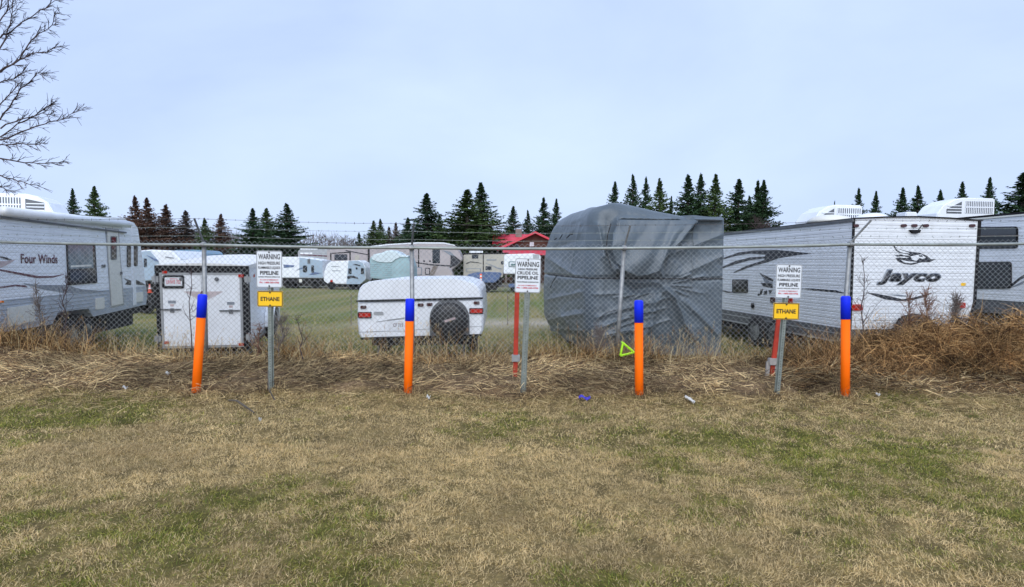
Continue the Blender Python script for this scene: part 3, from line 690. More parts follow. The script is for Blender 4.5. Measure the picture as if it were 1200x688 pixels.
ft = MB(); ft.box((t_*.76, -.045, Hh-.165), (W_-t_*1.11, -.005, Hh-.1311)); ft.box((t_*.76, -.045, .036), (t_*.76+.035, -.005, Hh-.166)); ft.box((W_-t_*1.11-.035, -.045, .036), (W_-t_*1.11, -.005, Hh-.166)); ft.box((t_*.76, -.046, .0), (W_-t_*1.11, -.031, .0355))
ft.build('door_frame', 'trim_grey', v.root)
xa, xb = t_*.76+.037, W_-t_*1.11-.037; xm = (xa+xb)/2
for x_a, x_b, nm in ((xa, xm-.003, 0), (xm+.003, xb, 1)):
    d = MB().box((x_a, -.038, .038), (x_b, -.008, Hh-.168)).build('door', 'white_paint', v.root, bevel=.003)
    zc = Hh*(.47 if nm == 0 else .45)
    hx = (x_a, x_a+.28) if nm == 0 else (x_b-.30, x_b)
    hb = MB(); hb.box((hx[0]-.03, -.066, zc-.012), (hx[1], -.048, zc+.012)); hb.box((sum(hx)/2-.03, -.06, zc-.05), (sum(hx)/2+.03, -.039, zc+.02)); hb.build('latch', 'trim_darkgrey', d)
    st = MB(); st.box((sum(hx)/2-.06, -.0405, zc+.10), (sum(hx)/2+.06, -.0385, zc+.15), 0); st.box((sum(hx)/2-.03, -.0405, zc+.05), (sum(hx)/2+.03, -.0385, zc+.09), 1)
    st.build('sticker', ['graphic_grey', 'graphic_pale'], d)
    zz_ = Hh-.24; MB().lathe([(.03, -.06), (.035, -.05), (.035, -.038)], ((x_a+.30) if nm == 0 else (x_b-.36), 0, zz_), 'y', 16).build('round_vent', 'trim_darkgrey', d)
for x_ in (-.0, W_):
    for zf in (.12, .83): hi = MB(); hi.box((x_-.05, -.05, Hh*zf-.05), (x_+.05, -.031, Hh*zf+.05)); hi.lathe([(.014, -.08), (.014, .08)], (x_, -.055, Hh*zf), 'z', 8); hi.build('hinge', 'trim_grey', v.root)
for q in ([(190.5, 317.5), (196, 317.5), (196, 320.5), (190.5, 320.5)], [(279.5, 321.5), (285.5, 321.5), (285.5, 325), (279.5, 325)], [(279.8, 402), (285.8, 402), (285.8, 405), (279.8, 405)], [(193, 400), (198, 400), (198, 403), (193, 403)]):
    v.decal('tail_lamp', q, 'y', -.038, -1, 'lens_red', th=.015)
pl = v.decal('plate_holder', rp(190.5, 322.5, 216, 338, 2.2), 'y', -.038, -1, 'trim_black', th=.014)
v.decal('licence_plate', rp(193, 325, 213.5, 335, .8), 'y', -.053, -1, 'sign_white', pl, th=.003)
c = v.hit(203.3, 330.5, 'y', -.058); text(pl, 'lettering', 'UHW5 702', 'sign_red', .22, .07, 0, .01, .001, Matrix.Translation((c.x, -.058, c.z)))
c = v.hit(203.3, 326.6, 'y', -.058); text(pl, 'lettering', 'Alberta', 'sign_red', .12, .022, 0, .01, .001, Matrix.Translation((c.x, -.058, c.z)))
# winged emblem: two swept wings made of feather strips
for s in (-1, 1):
    cx_ = 238.5; e = MB()
    for k in range(7):
        f0 = k/7; x_i = cx_+s*(3+f0*3); x_o = cx_+s*(23-k*2.4); y_ = 341.8+k*1.35
        pts = [(x_i, y_), (x_o, y_-.2+.1*k), (x_o-s*1.5, y_+.85), (x_i, y_+1.0)]
        e.prism(v.h2(pts, 'y', -.038), 'y', -.0415, -.039)
    e.build('wing_emblem', 'graphic_pale', v.root)
e = MB(); e.prism(v.h2([(236, 341), (241, 341), (243, 345), (241.5, 350), (238.5, 353), (235.5, 350), (234.5, 345)], 'y', -.038), 'y', -.042, -.039); e.build('emblem_shield', 'graphic_maroon', v.root)
# side: fender, wheel, trims
MB().box((W_-.014, .06, .0), (W_-.008, LL, .10)).build('side_trim', 'trim_grey', v.root)
sd_ = MB(); sd_.box((W_-.0149, .5, Hh*.82), (W_-.011, .62, Hh*.86)); sd_.build('side_lamp', 'lens_red', v.root)
wheel(v.root, (W_+.04, 1.75, .12), .30, .18)
fen = [(1.75+.38*math.cos(R(a)), .12+.40*math.sin(R(a))) for a in range(0, 181, 15)]+[(1.75+.35*math.cos(R(a)), .12+.37*math.sin(R(a))) for a in range(180, -1, -15)]
MB().prism(fen, 'x', W_-.01, W_+.16).build('fender', 'white_paint', v.root)
MB().box((.1, .3, -.14), (W_-.1, LL, 0)).build('chassis', 'under_black', v.root)
MB().tube([(.1, LL-.1, -.05), (W_/2, LL+.9, -.05), (W_-.1, LL-.1, -.05)], .04, 6).build('tongue', 'trim_black', v.root)

# ---- low folding camper
v = Veh('folding_camper', 'low white folding camper with spare wheel in black cover on its rear', 'camper', P(492, 396, 10.35), -.02, roll=R(-1.0))
g = lambda pts: v.h2(pts, 'y', 0)
def shell(name, outline, y0, y1, m, bulge=.05, inset=.06):
    n = len(outline); cx = sum(p[0] for p in outline)/n; cz = sum(p[1] for p in outline)/n
    rings = [(y0-bulge, .965), (y0-bulge*.55, .985), (y0, 1.0), (y1, 1.0), (y1+bulge, .98)]
    mb = MB(); vs = []
    for y_, k in rings: vs += [(cx+(p[0]-cx)*k, y_, cz+(p[1]-cz)*k) for p in outline]
    fs = [tuple(range(n)), tuple(reversed(range(4*n, 5*n)))]
    for i in range(4): fs += [(i*n+j, i*n+(j+1) % n, (i+1)*n+(j+1) % n, (i+1)*n+j) for j in range(n)]
    mb.add(vs, fs); o = mb.build(name, m, v.root); return o
roof_o = g([(418.5, 352), (419, 345), (421, 338), (425, 333.5), (432, 330), (445, 328), (475, 327), (510, 326.5), (535, 326.8), (545, 328.5), (556, 332.5), (561, 336), (564, 341), (565.5, 348.5)])
shell('roof', roof_o, .03, 3.0, 'white_paint', .07)
body_o = g([(419.5, 354.5), (565.5, 351), (567, 372), (566, 388), (564, 391.5), (423, 395.5), (420.5, 391), (419, 372)])
shell('body', body_o, 0, 3.0, 'white_paint', .05)
v.decal('roof_seam', [(418, 352), (566, 348.6), (566, 350.4), (418, 354)], 'y', -.05, -1, 'trim_black', th=.025)
v.decal('bumper', [(423, 396), (564, 391.7), (564, 393.6), (424, 398)], 'y', -.06, -1, 'trim_black', th=.03)
for q in ((419.5, 365.5, 435.5, 372.8), (550, 361, 566.5, 367.8)):
    f_ = v.decal('tail_lamp', rp(*q, .8), 'y', -.052, -1, 'trim_black', th=.02)
    v.decal('lens', rp(q[0]+1.2, q[1]+1, q[2]-1.2, q[3]-1, .6), 'y', -.0725, -1, 'lens_red', f_, th=.008)
for x_, y_ in ((426, 360), (485.5, 358.2), (493, 357.4), (503.5, 356.8), (558.5, 355)):
    if x_ == 485.5: continue
    v.decal('marker_lamp', rp(x_-3.4, y_-1.8, x_+3.4, y_+1.8, 1), 'y', -.052, -1, 'lens_dark', th=.02)
v.decal('emblem', rp(438, 365.3, 449.5, 369.2, 1.6), 'y', -.052, -1, 'trim_grey', th=.006)
for q in ([(441, 377), (478, 371.3), (478, 372), (441, 377.7)], [(420, 389), (478, 386.6), (478, 387.1), (420, 389.6)], [(478, 386.6), (566, 382), (566, 382.5), (478, 387.1)], [(454, 374.6), (474, 372.4), (474, 373.8), (454, 376.2)]):
    v.decal('panel_line', q, 'y', -.052, -1, 'trim_grey', th=.004)
lp = v.decal('licence_plate', rp(455, 376, 478, 388, .8), 'y', -.05, -1, 'sign_white', th=.008)
c = v.hit(466.5, 381, 'y', -.06); text(lp, 'lettering', 'CF 715', 'graphic_maroon', .17, .06, 0, .01, .001, Matrix.Translation((c.x, -.06, c.z)))
# recess and spare wheel in its cover
c = v.hit(526.5, 376, 'y', -.1); rr = .315
arch = [(c.x+.345*math.cos(R(a)), c.z+.035+.345*math.sin(R(a))) for a in range(0, 181, 12)]; zb = v.hit(526, 393, 'y', -.05).z; arch += [(c.x-.345, zb), (c.x+.345, zb)]
MB().prism(arch, 'y', -.053, -.045).build('wheel_recess', 'trim_darkgrey', v.root)
sp = MB().lathe([(.001, -.235), (.14, -.235), (.24, -.228), (.29, -.21), (rr, -.17), (rr, -.06)], (c.x, 0, c.z), 'y', 40).build('spare_wheel_cover', 'vinyl_black', v.root, smooth=True)
MB().lathe([(.302, -.203), (.309, -.19), (.322, -.176), (.322, -.168), (.309, -.18), (.296, -.198)], (c.x, 0, c.z), 'y', 40).build('cover_piping', 'rubber', sp, smooth=True)
st = MB().prism(v.h2([(520.5, 375.5), (533, 371.5), (534, 374), (521.5, 378)], 'y', -.235), 'y', -.241, -.236).build('sticker', 'graphic_pale', sp)
MB().box((-.85, .1, -.14), (.85, 2.9, -.01)).build('chassis', 'under_black', v.root)
for s in (-1, 1): wheel(v.root, (s*.86, 1.4, -.13), .29, .18, s)
for s in (-.75, .75): MB().tube([(s, .15, -.05), (s, .12, -.42)], .02, 6).build('stabiliser_leg', 'trim_darkgrey', v.root)

# ---- trailer under a grey fabric cover
v = Veh('covered_trailer', 'tall travel trailer wrapped in a creased grey fabric cover', 'trailer', P(690, 404, 11.3), -.114)
v.root.location.z = -.25; v.Mx.translation.z = -.25; v.O.z = -.25; v.I = v.Mx.inverted()
CW = v.hit(848, 330, 'y', 0).x; CL = 5.4
fold_px = [  # creases and ridges traced on the near face: x0,y0,x1,y1,height,width
    (722, 258, 714, 290, .10, .05), (714, 290, 722, 315, .09, .05), (722, 315, 742, 322, .10, .06), (742, 322, 766, 316, .09, .05), (766, 316, 775, 298, .07, .05),
    (815, 260, 783, 290, .09, .05), (783, 290, 762, 312, .08, .05), (700, 262, 706, 300, .05, .05), (706, 300, 722, 322, .05, .05),
    (727, 256, 845, 258, .05, .025), (722, 322, 745, 340, -.05, .05), (745, 340, 775, 336, -.06, .05), (775, 336, 788, 350, .07, .05), (788, 350, 800, 380, .08, .05), (800, 380, 815, 398, .05, .06),
    (766, 345, 762, 380, .05, .06), (762, 380, 750, 400, .05, .06), (800, 350, 840, 392, .035, .05), (790, 325, 846, 300, .03, .08), (780, 300, 845, 275, .025, .08), (740, 275, 770, 296, -.04, .06), (760, 268, 800, 268, -.03, .05),
    (700, 372, 760, 352, .03, .04), (698, 385, 755, 366, .03, .04), (702, 398, 750, 384, .025, .04), (735, 300, 760, 305, -.05, .07)]
_rg = random.Random(77)
for k_ in range(26):
    a_ = k_/26*6.283+_rg.uniform(-.1, .1); r1_ = _rg.uniform(6, 14); r2_ = r1_+_rg.uniform(16, 48)
    fold_px.append((778+r1_*math.cos(a_), 334+r1_*math.sin(a_), min(846, 778+r2_*math.cos(a_)), 334+r2_*math.sin(a_)*.9, _rg.uniform(.012, .028), _rg.uniform(.016, .03)))
for k_ in range(14):
    y_ = _rg.uniform(345, 398); x_ = _rg.uniform(692, 740); fold_px.append((x_, y_, x_+_rg.uniform(25, 60), y_-_rg.uniform(2, 16), _rg.uniform(.01, .02), _rg.uniform(.015, .03)))
folds = [(*[k for q in (v.hit(a, b, 'y', 0), v.hit(c_, d_, 'y', 0)) for k in (q.x, q.z)], h, wd) for a, b, c_, d_, h, wd in fold_px]
side_px = [(640, 300, 690, 330, .03, .1), (640, 375, 700, 365, .035, .07), (640, 352, 695, 340, .03, .07), (645, 385, 690, 388, .03, .06), (697, 262, 700, 310, .05, .08), (650, 290, 690, 280, -.02, .15), (660, 365, 672, 392, .03, .12), (680, 265, 672, 320, .025, .15)]
sfolds = [(*[k for q in (v.hit(a, b, 'x', 0), v.hit(c_, d_, 'x', 0)) for k in (q.y, q.z)], h, wd) for a, b, c_, d_, h, wd in side_px]
def fold_field(A_, B_, F_):
    d = np.zeros_like(A_)
    for ax_, az_, bx_, bz_, h, wd in F_:
        dx_, dz_ = bx_-ax_, bz_-az_; t = np.clip(((A_-ax_)*dx_+(B_-az_)*dz_)/(dx_*dx_+dz_*dz_), 0, 1)
        r_ = np.hypot(A_-ax_-t*dx_, B_-az_-t*dz_); d = d+h*np.exp(-(r_/wd)**1.15)*(.55+.45*np.sin(np.clip(t, 0, 1)*math.pi)**.5)
    return d
NA, NB = 900, 300
sa = np.linspace(0, 2*math.pi, NA, endpoint=False)
# perimeter points concentrated on the two visible faces
per = np.linspace(0, 1, NA, endpoint=False)
def rbox(t):      # walk the rounded rectangle, near face first
    rc = np.array([.32, .06, .5, .5]); L1, L2 = CW, CL
    pts = []
    def arc(cx, cy, r, a0, a1, n): return [(cx+r*math.cos(a), cy+r*math.sin(a)) for a in np.linspace(a0, a1, n)]
    P_ = arc(rc[0], rc[0], rc[0], -math.pi, -math.pi/2, 14)+[(CW-rc[1], 0)]+arc(CW-rc[1], rc[1], rc[1], -math.pi/2, 0, 6)+[(CW, CL-.5)]+arc(CW-.5, CL-.5, .5, 0, math.pi/2, 12)+arc(.5, CL-.5, .5, math.pi/2, math.pi, 12)+[(0, rc[0])]
    P_ = np.array(P_+[P_[0]]); s = np.r_[0, np.cumsum(np.hypot(*np.diff(P_, axis=0).T))]; T = t*s[-1]
    return np.interp(T, s, P_[:, 0]), np.interp(T, s, P_[:, 1])
tt = per; PX_, PY_ = rbox(tt)
bb_ = np.linspace(0, 1, NB)
Bm, Am = np.meshgrid(bb_, np.arange(NA), indexing='ij'); px_ = PX_[Am]; py_ = PY_[Am]
cxx, cyy = CW/2, CL/2
H0 = 3.0
zsil = np.interp(px_, [0, .35, .9, 1.5, 1.95, CW], [2.92, 3.0, 2.93, 2.84, 2.76, 2.74])   # near silhouette heights
near = 1-sstep(0, .9, py_)
zsil = zsil+.07; Hc = zsil*near+(3.05-.36*sstep(.45, 1.0, px_/CW))*(1-near)
Hc = Hc-.75*sstep(CL-2.3, CL+.4, py_)**1.6
# profile: walls up to b=.72, then rounding over to the middle of the roof
bw = .70; zw = np.clip(Bm/bw, 0, 1); rf = np.clip((Bm-bw)/(1-bw), 0, 1)
shoulder = np.where((px_ > CW*.75) & (py_ < 1.0), .05, .30)
edge = Hc-shoulder
z_w = .12+(edge-.12)*zw
ang = np.clip(rf/.25, 0, 1)*math.pi/2
inn = shoulder*(1-np.cos(ang)); zr = edge+shoulder*np.sin(ang)
rest = np.clip((rf-.25)/.75, 0, 1)
dxc, dyc = cxx-px_, cyy-py_
# inward direction stays inside a ridge line along the trailer
tx_ = np.clip(py_, CW/2, CL-CW/2)-py_; ty_len = np.hypot(dxc, tx_)+1e-6
ux, uy = dxc/ty_len, tx_/ty_len
k_in = np.where(rf > 0, inn+(ty_len-shoulder)*rest, 0)
tuck = .16*(1-sstep(0, .22, zw))*sstep(.1, .5, CW-px_)
bulge = -.05*np.sin(zw*math.pi)*(px_ < .3)
k_in = k_in+tuck+bulge*(rf <= 0)
fx_ = px_+ux*k_in; fy_ = py_+uy*k_in
fz_ = np.where(rf > 0, zr+.05*rest, z_w)
fz_ = fz_+.02*(fbm(px_*1.3+py_*.7, fz_, 1.2, 300)-.5)*(rf > 0)
on_near = (1-sstep(.02, .40, py_))*(rf <= .1); on_left = sstep(.1, .5, py_)*(1-sstep(0, .25, px_))*(rf <= .1)
disp = on_near*(2.2*fold_field(fx_, fz_, folds)+.016*np.abs(np.sin(9*fx_+5*fz_+5*fbm(fx_, fz_, 1.3, 350)))**.6*fbm(fx_, fz_, .9, 351)*1.0+.05*(fbm(fx_*1.0+fz_*.6, fz_*.7-fx_*.3, 1.6, 310)-.5)+.022*(fbm(fx_+fz_*.5, fz_-fx_*.4, 6, 315)-.5)) \
     + on_left*(1.0*fold_field(fy_, fz_, sfolds)+.010*np.abs(np.sin(16*fz_+2*fy_+5*fbm(fy_, fz_, 1.1, 352)))**.6*fbm(fy_, fz_, .8, 353)*1.2*(1-sstep(1.3, 1.9, fz_))+.03*(fbm(fy_*.6, fz_*2.0, 1.3, 320)-.5)+.012*(fbm(fy_*1.2+fz_, fz_*2.5, 3.5, 325)-.5))
rip = np.maximum(0, 1-np.abs(fz_-1.62-.02*np.sin(fx_*5))/.05); disp = disp-.03*rip*(on_near+on_left)   # cinched by a strap
fx_ = fx_-ux*0-on_left*disp; fy_ = fy_-on_near*disp
roofd = (rf > .05)*(.05*(fbm(fx_*1.2, fy_*.8, 1.4, 330)-.5)); fz_ = fz_+roofd
hem = (Bm < .01)*(.10*(fbm(px_*3+py_, px_, 2, 340)-.5)); fz_ = fz_+hem
V = np.stack([fx_, fy_, fz_], -1).reshape(-1, 3); id_ = np.arange(NA*NB).reshape(NB, NA)
nx_ = np.roll(id_, -1, 1); Fq = np.stack([id_[:-1], nx_[:-1], nx_[1:], id_[1:]], -1).reshape(-1, 4)
npmesh('cover', V, Fq, 'cover_grey', v.root, smooth=True)
def surf(a, zq):
    j = int(a*NA) % NA; col_ = fz_[:int(NB*bw), j]; i = int(np.argmin(abs(col_-zq))); return Vector((fx_[i, j], fy_[i, j], fz_[i, j]))
# loose flap hanging from the top hem of the near end
fo = [(724, 259), (716, 276), (713, 292), (719, 308), (729, 318), (742, 324), (755, 322), (766, 318), (774, 303), (786, 290), (800, 276), (815, 261)]
fq = np.array([(q.x, q.z) for q in (v.hit(a, b, 'y', -.1) for a, b in fo)]); ft0 = v.hit(724, 258, 'y', -.1); ft1 = v.hit(815, 258.5, 'y', -.1)
NU, NV = 110, 50; U_, W2 = np.meshgrid(np.linspace(0, 1, NU), np.linspace(0, 1, NV)); us = np.linspace(0, 1, len(fo))
bx_ = np.interp(U_, us, fq[:, 0]); bz_ = np.interp(U_, us, fq[:, 1]); tx0 = ft0.x+(ft1.x-ft0.x)*U_; tz0 = ft0.z+(ft1.z-ft0.z)*U_
fxx = tx0+(bx_-tx0)*W2; fzz = tz0+(bz_-tz0)*W2
fyy = -.12-.26*np.sin(W2*1.9)*np.sin(U_*math.pi)**.6-.035*np.sin(U_*26+4*W2)*W2-.05*(fbm(U_*6, W2*3, 1, 360)-.5)
idf = np.arange(NU*NV).reshape(NV, NU)
flo = npmesh('flap', np.stack([fxx, fyy, fzz], -1).reshape(-1, 3), np.stack([idf[:-1, :-1], idf[:-1, 1:], idf[1:, 1:], idf[1:, :-1]], -1).reshape(-1, 4), 'cover_grey', v.root, smooth=True)
sm = flo.modifiers.new('s', 'SOLIDIFY'); sm.thickness = .012
# strap round it, loose cords
per_len = None
pts = []
for a in list(np.linspace(.74, .999, 90))+list(np.linspace(0, .19, 160)):
    q = surf(a, 1.62); c_ = Vector((cxx, cyy, q.z)); o_ = (q-c_).normalized()*.02; pts.append(q+Vector((o_.x, o_.y, 0)))
MB().tube(pts, .014, 5).build('strap', 'rope', v.root)
def cord(pp, r_=.008, ax='y', c_=-.06):
    MB().tube([v.hit(a, b, ax, c_) for a, b in pp], r_, 5).build('cord', 'rope', v.root)
def seam(pp, ax, name='seam'):
    q = []
    for (a, b), (c_, d_) in zip(pp[:-1], pp[1:]):
        for k in range(8): q.append((a+(c_-a)*k/8, b+(d_-b)*k/8))
    MB().tube([v.hit(a, b, ax, -.10) for a, b in q], .008, 5).build(name, 'rope', v.root)
seam([(727, 258.5), (770, 257.5), (812, 259), (846, 258.5)], 'y')
cord([(716, 262), (712, 276), (710, 294), (716, 312), (727, 322)], .010, 'y', -.13)
cord([(800, 372), (806, 386), (812, 398), (811, 404)], .008, 'y', -.12); cord([(703, 372), (712, 366), (727, 362)], .008, 'y', -.1)
cord([(652, 324), (648, 330), (645, 337)], .012, 'x', -.12)
for q in ([(650, 281), (652, 279)], [(656, 280), (659, 275)], [(664, 279), (668, 275), (671, 274.5)]): cord(q, .012, 'x', -.1)
MB().box((.25, .35, .25), (CW-.2, CL-.3, .5)).build('chassis', 'under_black', v.root)
for yy_ in (2.2, 3.0): wheel(v.root, (.3, yy_, .32), .32, .2, -1)

# ---- big ribbed trailer at the right, rear corner towards the camera
JO = P(995, 400, 10.9); JO.z = -.25
v = Veh('travel_trailer', 'ribbed white travel trailer showing its rear wall with bird emblem', 'trailer', JO, -.114)
gy = lambda pts: v.h2(pts, 'y', 0); gx = lambda pts: v.h2(pts, 'x', 0)
JW = v.hit(1147, 300, 'y', 0).x; zt = v.hit(995, 256.5, 'y', 0).z; zc = v.hit(1071, 253.5, 'y', 0).z; zb = v.hit(995, 386, 'x', 0).z; JL = 8.2
# body: rear wall tapers a little towards the floor on the right
rear = [(0, zb), (JW-.16, zb), (JW-.03, zt*.45), (JW, zt), (JW*.75, zt+.035), (JW*.5, zt+.05), (JW*.25, zt+.035), (0, zt)]
MB().prism(rear, 'y', .0, JL).build('wall', 'ribbed_white', v.root)
MB().prism([(-.02, zt+.002), (0, zt+.02), (JW*.25, zt+.057), (JW*.5, zt+.072), (JW*.75, zt+.057), (JW+.02, zt+.02), (JW+.02, zt+.002), (JW*.75, zt+.037), (JW*.5, zt+.052), (JW*.25, zt+.037)], 'y', -.03, JL+.03).build('roof', 'trim_black', v.root)
MB().box((-.03, -.02, zt-.05), (-.001, JL, zt+.0)).build('gutter_rail', 'trim_darkgrey', v.root)
MB().box((-.016, -.016, zb), (.03, -.001, zt)).build('corner_trim', 'trim_black', v.root)
MB().prism([(JW-.05, zt), (JW-.08, zt*.45), (JW-.2, zb), (JW-.15, zb), (JW-.022, zt*.45), (JW+.01, zt)], 'y', -.016, -.001).build('corner_trim', 'trim_black', v.root)
sk = MB().box((-.012, .02, zb-.26), (JW-.2, JL, zb-.001)).build('skirt', 'trim_darkgrey', v.root)
MB().box((.1, .1, .28), (JW-.3, JL, zb-.2)).build('chassis', 'under_black', v.root)
for x_ in (1002.3, 1058.3, 1070.8, 1084.2, 1138.5):
    v.decal('clearance_lamp', rp(x_-3.2, 262.8, x_+3.2, 266.2, 1.6), 'y', 0, -1, 'lens_dark', th=.03)
hd = v.decal('camera_bracket', [(1064.5, 269.5), (1077, 269.5), (1076, 272.3), (1072.5, 273.8), (1067.5, 273)], 'y', 0, -1, 'trim_black', th=.05)
MB().tube([v.hit(1076, 270, 'y', -.03), v.hit(1081, 263, 'y', -.03)], .009, 5).build('antenna', 'trim_black', hd)
v.decal('tail_lamp', rp(997.5, 356.5, 1009.5, 363.8, 1.5), 'y', 0, -1, 'lens_red', th=.03)
v.decal('tail_lamp', rp(1119, 354.5, 1130, 361, 1.5), 'y', 0, -1, 'lens_red', th=.03)
v.decal('sticker', rp(1126, 331.5, 1131.5, 335, .8), 'y', 0, -1, 'sign_yellow', th=.004)
# bird emblem
def emb(px_pts, m, out=.001): return v.decal('bird_emblem', px_pts, 'y', -out, -1, m, th=.004)
Z = lambda pts: [(990+a/4.5875, 250+b/4.5867) for a, b in pts]
emb(Z([(258, 172), (285, 190), (340, 205), (400, 212), (440, 228), (462, 247), (490, 246), (455, 262), (415, 262), (360, 277), (320, 272), (285, 258), (272, 240), (300, 240), (268, 226), (305, 222), (275, 200)]), 'graphic_black')
emb(Z([(270, 184), (300, 197), (335, 208), (350, 216), (310, 212), (285, 202)]), 'white_paint', .006)
emb(Z([(285, 212), (330, 219), (350, 227), (315, 226)]), 'white_paint', .006)
emb(Z([(280, 232), (320, 232), (345, 238), (310, 240)]), 'white_paint', .006)
emb(Z([(352, 232), (380, 226), (410, 220), (435, 238), (420, 246), (400, 240), (385, 256), (362, 250)]), 'white_paint', .006)
emb(Z([(300, 250), (340, 258), (390, 262), (350, 269), (318, 264)]), 'white_paint', .006)
emb(Z([(396, 226), (412, 224), (420, 232), (404, 234)]), 'graphic_black', .011)
A = v.hit(1029, 325, 'y', 0); B = v.hit(1101, 325, 'y', 0)
text(v.root, 'lettering', 'Jayco', 'graphic_grey', B.x-A.x+.06, .30, .28, .075, .003, Matrix.Translation(((A.x+B.x)/2, -.001, v.hit(1065, 325, 'y', 0).z)), 1.1)
text(v.root, 'lettering', 'Jayco', 'graphic_black', B.x-A.x, .26, .28, .045, .003, Matrix.Translation(((A.x+B.x)/2, -.006, v.hit(1065, 325, 'y', 0).z)), 1.1)
v.decal('stripe_graphic', Z([(112, 425), (170, 432), (240, 445), (310, 462), (380, 450), (470, 425), (420, 452), (350, 470), (290, 472), (215, 462), (165, 445)]), 'y', 0, -1, 'graphic_black')
v.decal('stripe_graphic', Z([(225, 436), (290, 436), (360, 448), (300, 447)]), 'y', -.001, -1, 'graphic_grey')
# side graphics
S = lambda pts: [(840+a/4.583, 270+b/4.587) for a, b in pts]
sg = lambda pts, m='graphic_black', o=0: v.decal('stripe_graphic', S(pts), 'x', -o, -1, m)
sg([(30, 150), (120, 118), (200, 108), (320, 105), (400, 112), (510, 124), (440, 132), (330, 150), (290, 165), (255, 160), (262, 130), (180, 125), (110, 135), (30, 158)])
sg([(30, 196), (100, 165), (180, 145), (262, 140), (262, 150), (180, 160), (100, 182), (30, 205)], o=.001)
sg([(90, 225), (160, 190), (255, 160), (290, 166), (200, 190), (95, 228)], o=.002)
sg([(14, 316), (60, 328), (100, 333), (60, 336), (15, 324)], 'graphic_black')
sg([(230, 228), (260, 242), (305, 265), (300, 275), (265, 262), (240, 242)]); sg([(245, 250), (275, 268), (300, 280), (300, 300), (262, 290)], 'graphic_grey', .001)
sg([(235, 280), (300, 288), (300, 310), (250, 300)], 'graphic_black', .002)
sg([(235, 318), (250, 316), (240, 345), (220, 352), (222, 340), (232, 340)]); sg([(255, 325), (272, 322), (268, 345), (252, 345)]); sg([(278, 322), (300, 320), (285, 345)])
sg([(455, 312), (520, 312), (640, 322), (700, 340), (640, 334), (520, 322)])
v.window(S(rp(86, 264, 168, 335, 6, 3)), 'x', 0, -1)
q = v.hit(882.5, 358.5, 'x', 0); MB().lathe([(.075, -.02), (.075, -.001)], (0, q.y, q.z), 'x', 16).build('water_inlet', 'trim_black', v.root)
for a, b, m_ in ((906, 351.5, 'lens_dark'), (926.5, 352, 'lens_red')): v.decal('marker_lamp', rp(a-2.5, b-3, a+2.5, b+3, 1), 'x', 0, -1, m_, th=.025)
cr_ = MB(); cr_.box((-.03, .4, zb-.28), (-.0125, JL-1, zb-.25)); cr_.box((-.02, .1, zb-.12), (-.0125, JL, zb-.10)); cr_.build('skirt_trim', 'trim_grey', sk)
for pxw in (889, 912):
    w_ = v.hit(pxw, 393, 'x', -.02); wheel(v.root, (-.02, w_.y, .35), .36, .22, -1)
st_ = MB(); s0 = v.hit(948, 385, 'x', -.1).y; st_.tube([(-.1, s0, .55), (-.3, s0, .3), (-.3, s0+.5, .3), (-.1, s0+.5, .55)], .015, 5); st_.build('step', 'trim_black', v.root)
pb = MB(); q = v.hit(1062, 372, 'y', -.3); pb.prism([(q.x-.15, q.z-.35), (q.x+.6, q.z-.35), (q.x+.55, q.z-.08), (q.x+.35, q.z+.06), (q.x+.05, q.z)], 'y', -.35, -.04); pb.build('rear_carrier', 'under_black', v.root, bevel=.04)
q0 = v.hit(953, 255, 'y', 2.2); q1 = v.hit(1011, 240.5, 'y', 2.2); ac_unit(v.root, q0.x, q1.x, zt+.03, q1.z, 2.2, 2.9)
def dome(px0, px1, pyt, yv, m_='roof_white'):
    a, b = v.hit(px0, 258, 'y', yv), v.hit(px1, 258, 'y', yv); zt_ = v.hit((px0+px1)/2, pyt, 'y', yv).z; r_ = (b.x-a.x)/2; c_ = (a.x+b.x)/2
    h_ = zt_-(zt+.06); MB().lathe([(r_, 0), (r_*.98, h_*.3), (r_*.8, h_*.7), (r_*.4, h_*.95), (.001, h_)], (c_, yv+r_, zt+.055), 'z', 24).build('skylight', m_, v.root, smooth=True)
dome(965, 1012, 249.5, 1.2, 'door_cream'); dome(1017, 1055, 247.5, 1.4, 'white_paint')
q = v.hit(1068, 250, 'y', 1.6); MB().box((q.x-.12, 1.6, zt+.05), (q.x+.15, 1.9, q.z+.03)).build('roof_vent', 'white_paint', v.root, bevel=.02)
v2 = None
# ---- next trailer to the right
O3 = Vector((11.28, 11.0, -.25)); v = Veh('travel_trailer', 'white travel trailer with two dark windows, at the right edge behind the bird emblem trailer', 'trailer', O3, -.114)
zt3 = v.hit(1147, 255.5, 'x', 0).z; zb3 = v.hit(1170, 352, 'x', 0).z; L3 = 7.0
MB().box((0, 0, zb3), (2.5, L3, zt3)).build('wall', 'ribbed_white', v.root)
MB().box((-.02, -.02, zt3+.001), (2.52, L3+.02, zt3+.05)).build('roof', 'trim_black', v.root)
MB().box((-.03, -.02, zt3-.035), (-.001, L3, zt3)).build('gutter_rail', 'door_cream', v.root)
MB().box((.02, .02, zb3-.3), (2.45, L3-.02, zb3-.001)).build('skirt', 'trim_darkgrey', v.root); MB().box((.2, .2, .2), (2.3, L3-.3, zb3-.3)).build('chassis', 'under_black', v.root)
K = lambda x0, y0, x1, y1, r: rp(1100+x0/4.05, 230+y0/4.047, 1100+x1/4.05, 230+y1/4.047, r, 3, -.01)
wn = v.window(K(120, 146, 378, 250, 3.2), 'x', 0, -1, inset=.95); v.decal('window_bar', [(1130, 276.5), (1193, 275.5), (1193, 276.6), (1130, 277.6)], 'x', -.025, -1, 'bark_pale', wn, th=.01)
v.window(K(120, 312, 348, 440, 3.5), 'x', 0, -1, inset=.95)
v.decal('stripe_graphic', [(1184, 334), (1195, 325), (1202, 321), (1206, 319), (1206, 322), (1196, 328), (1186, 336)], 'x', 0, -1, 'graphic_black')
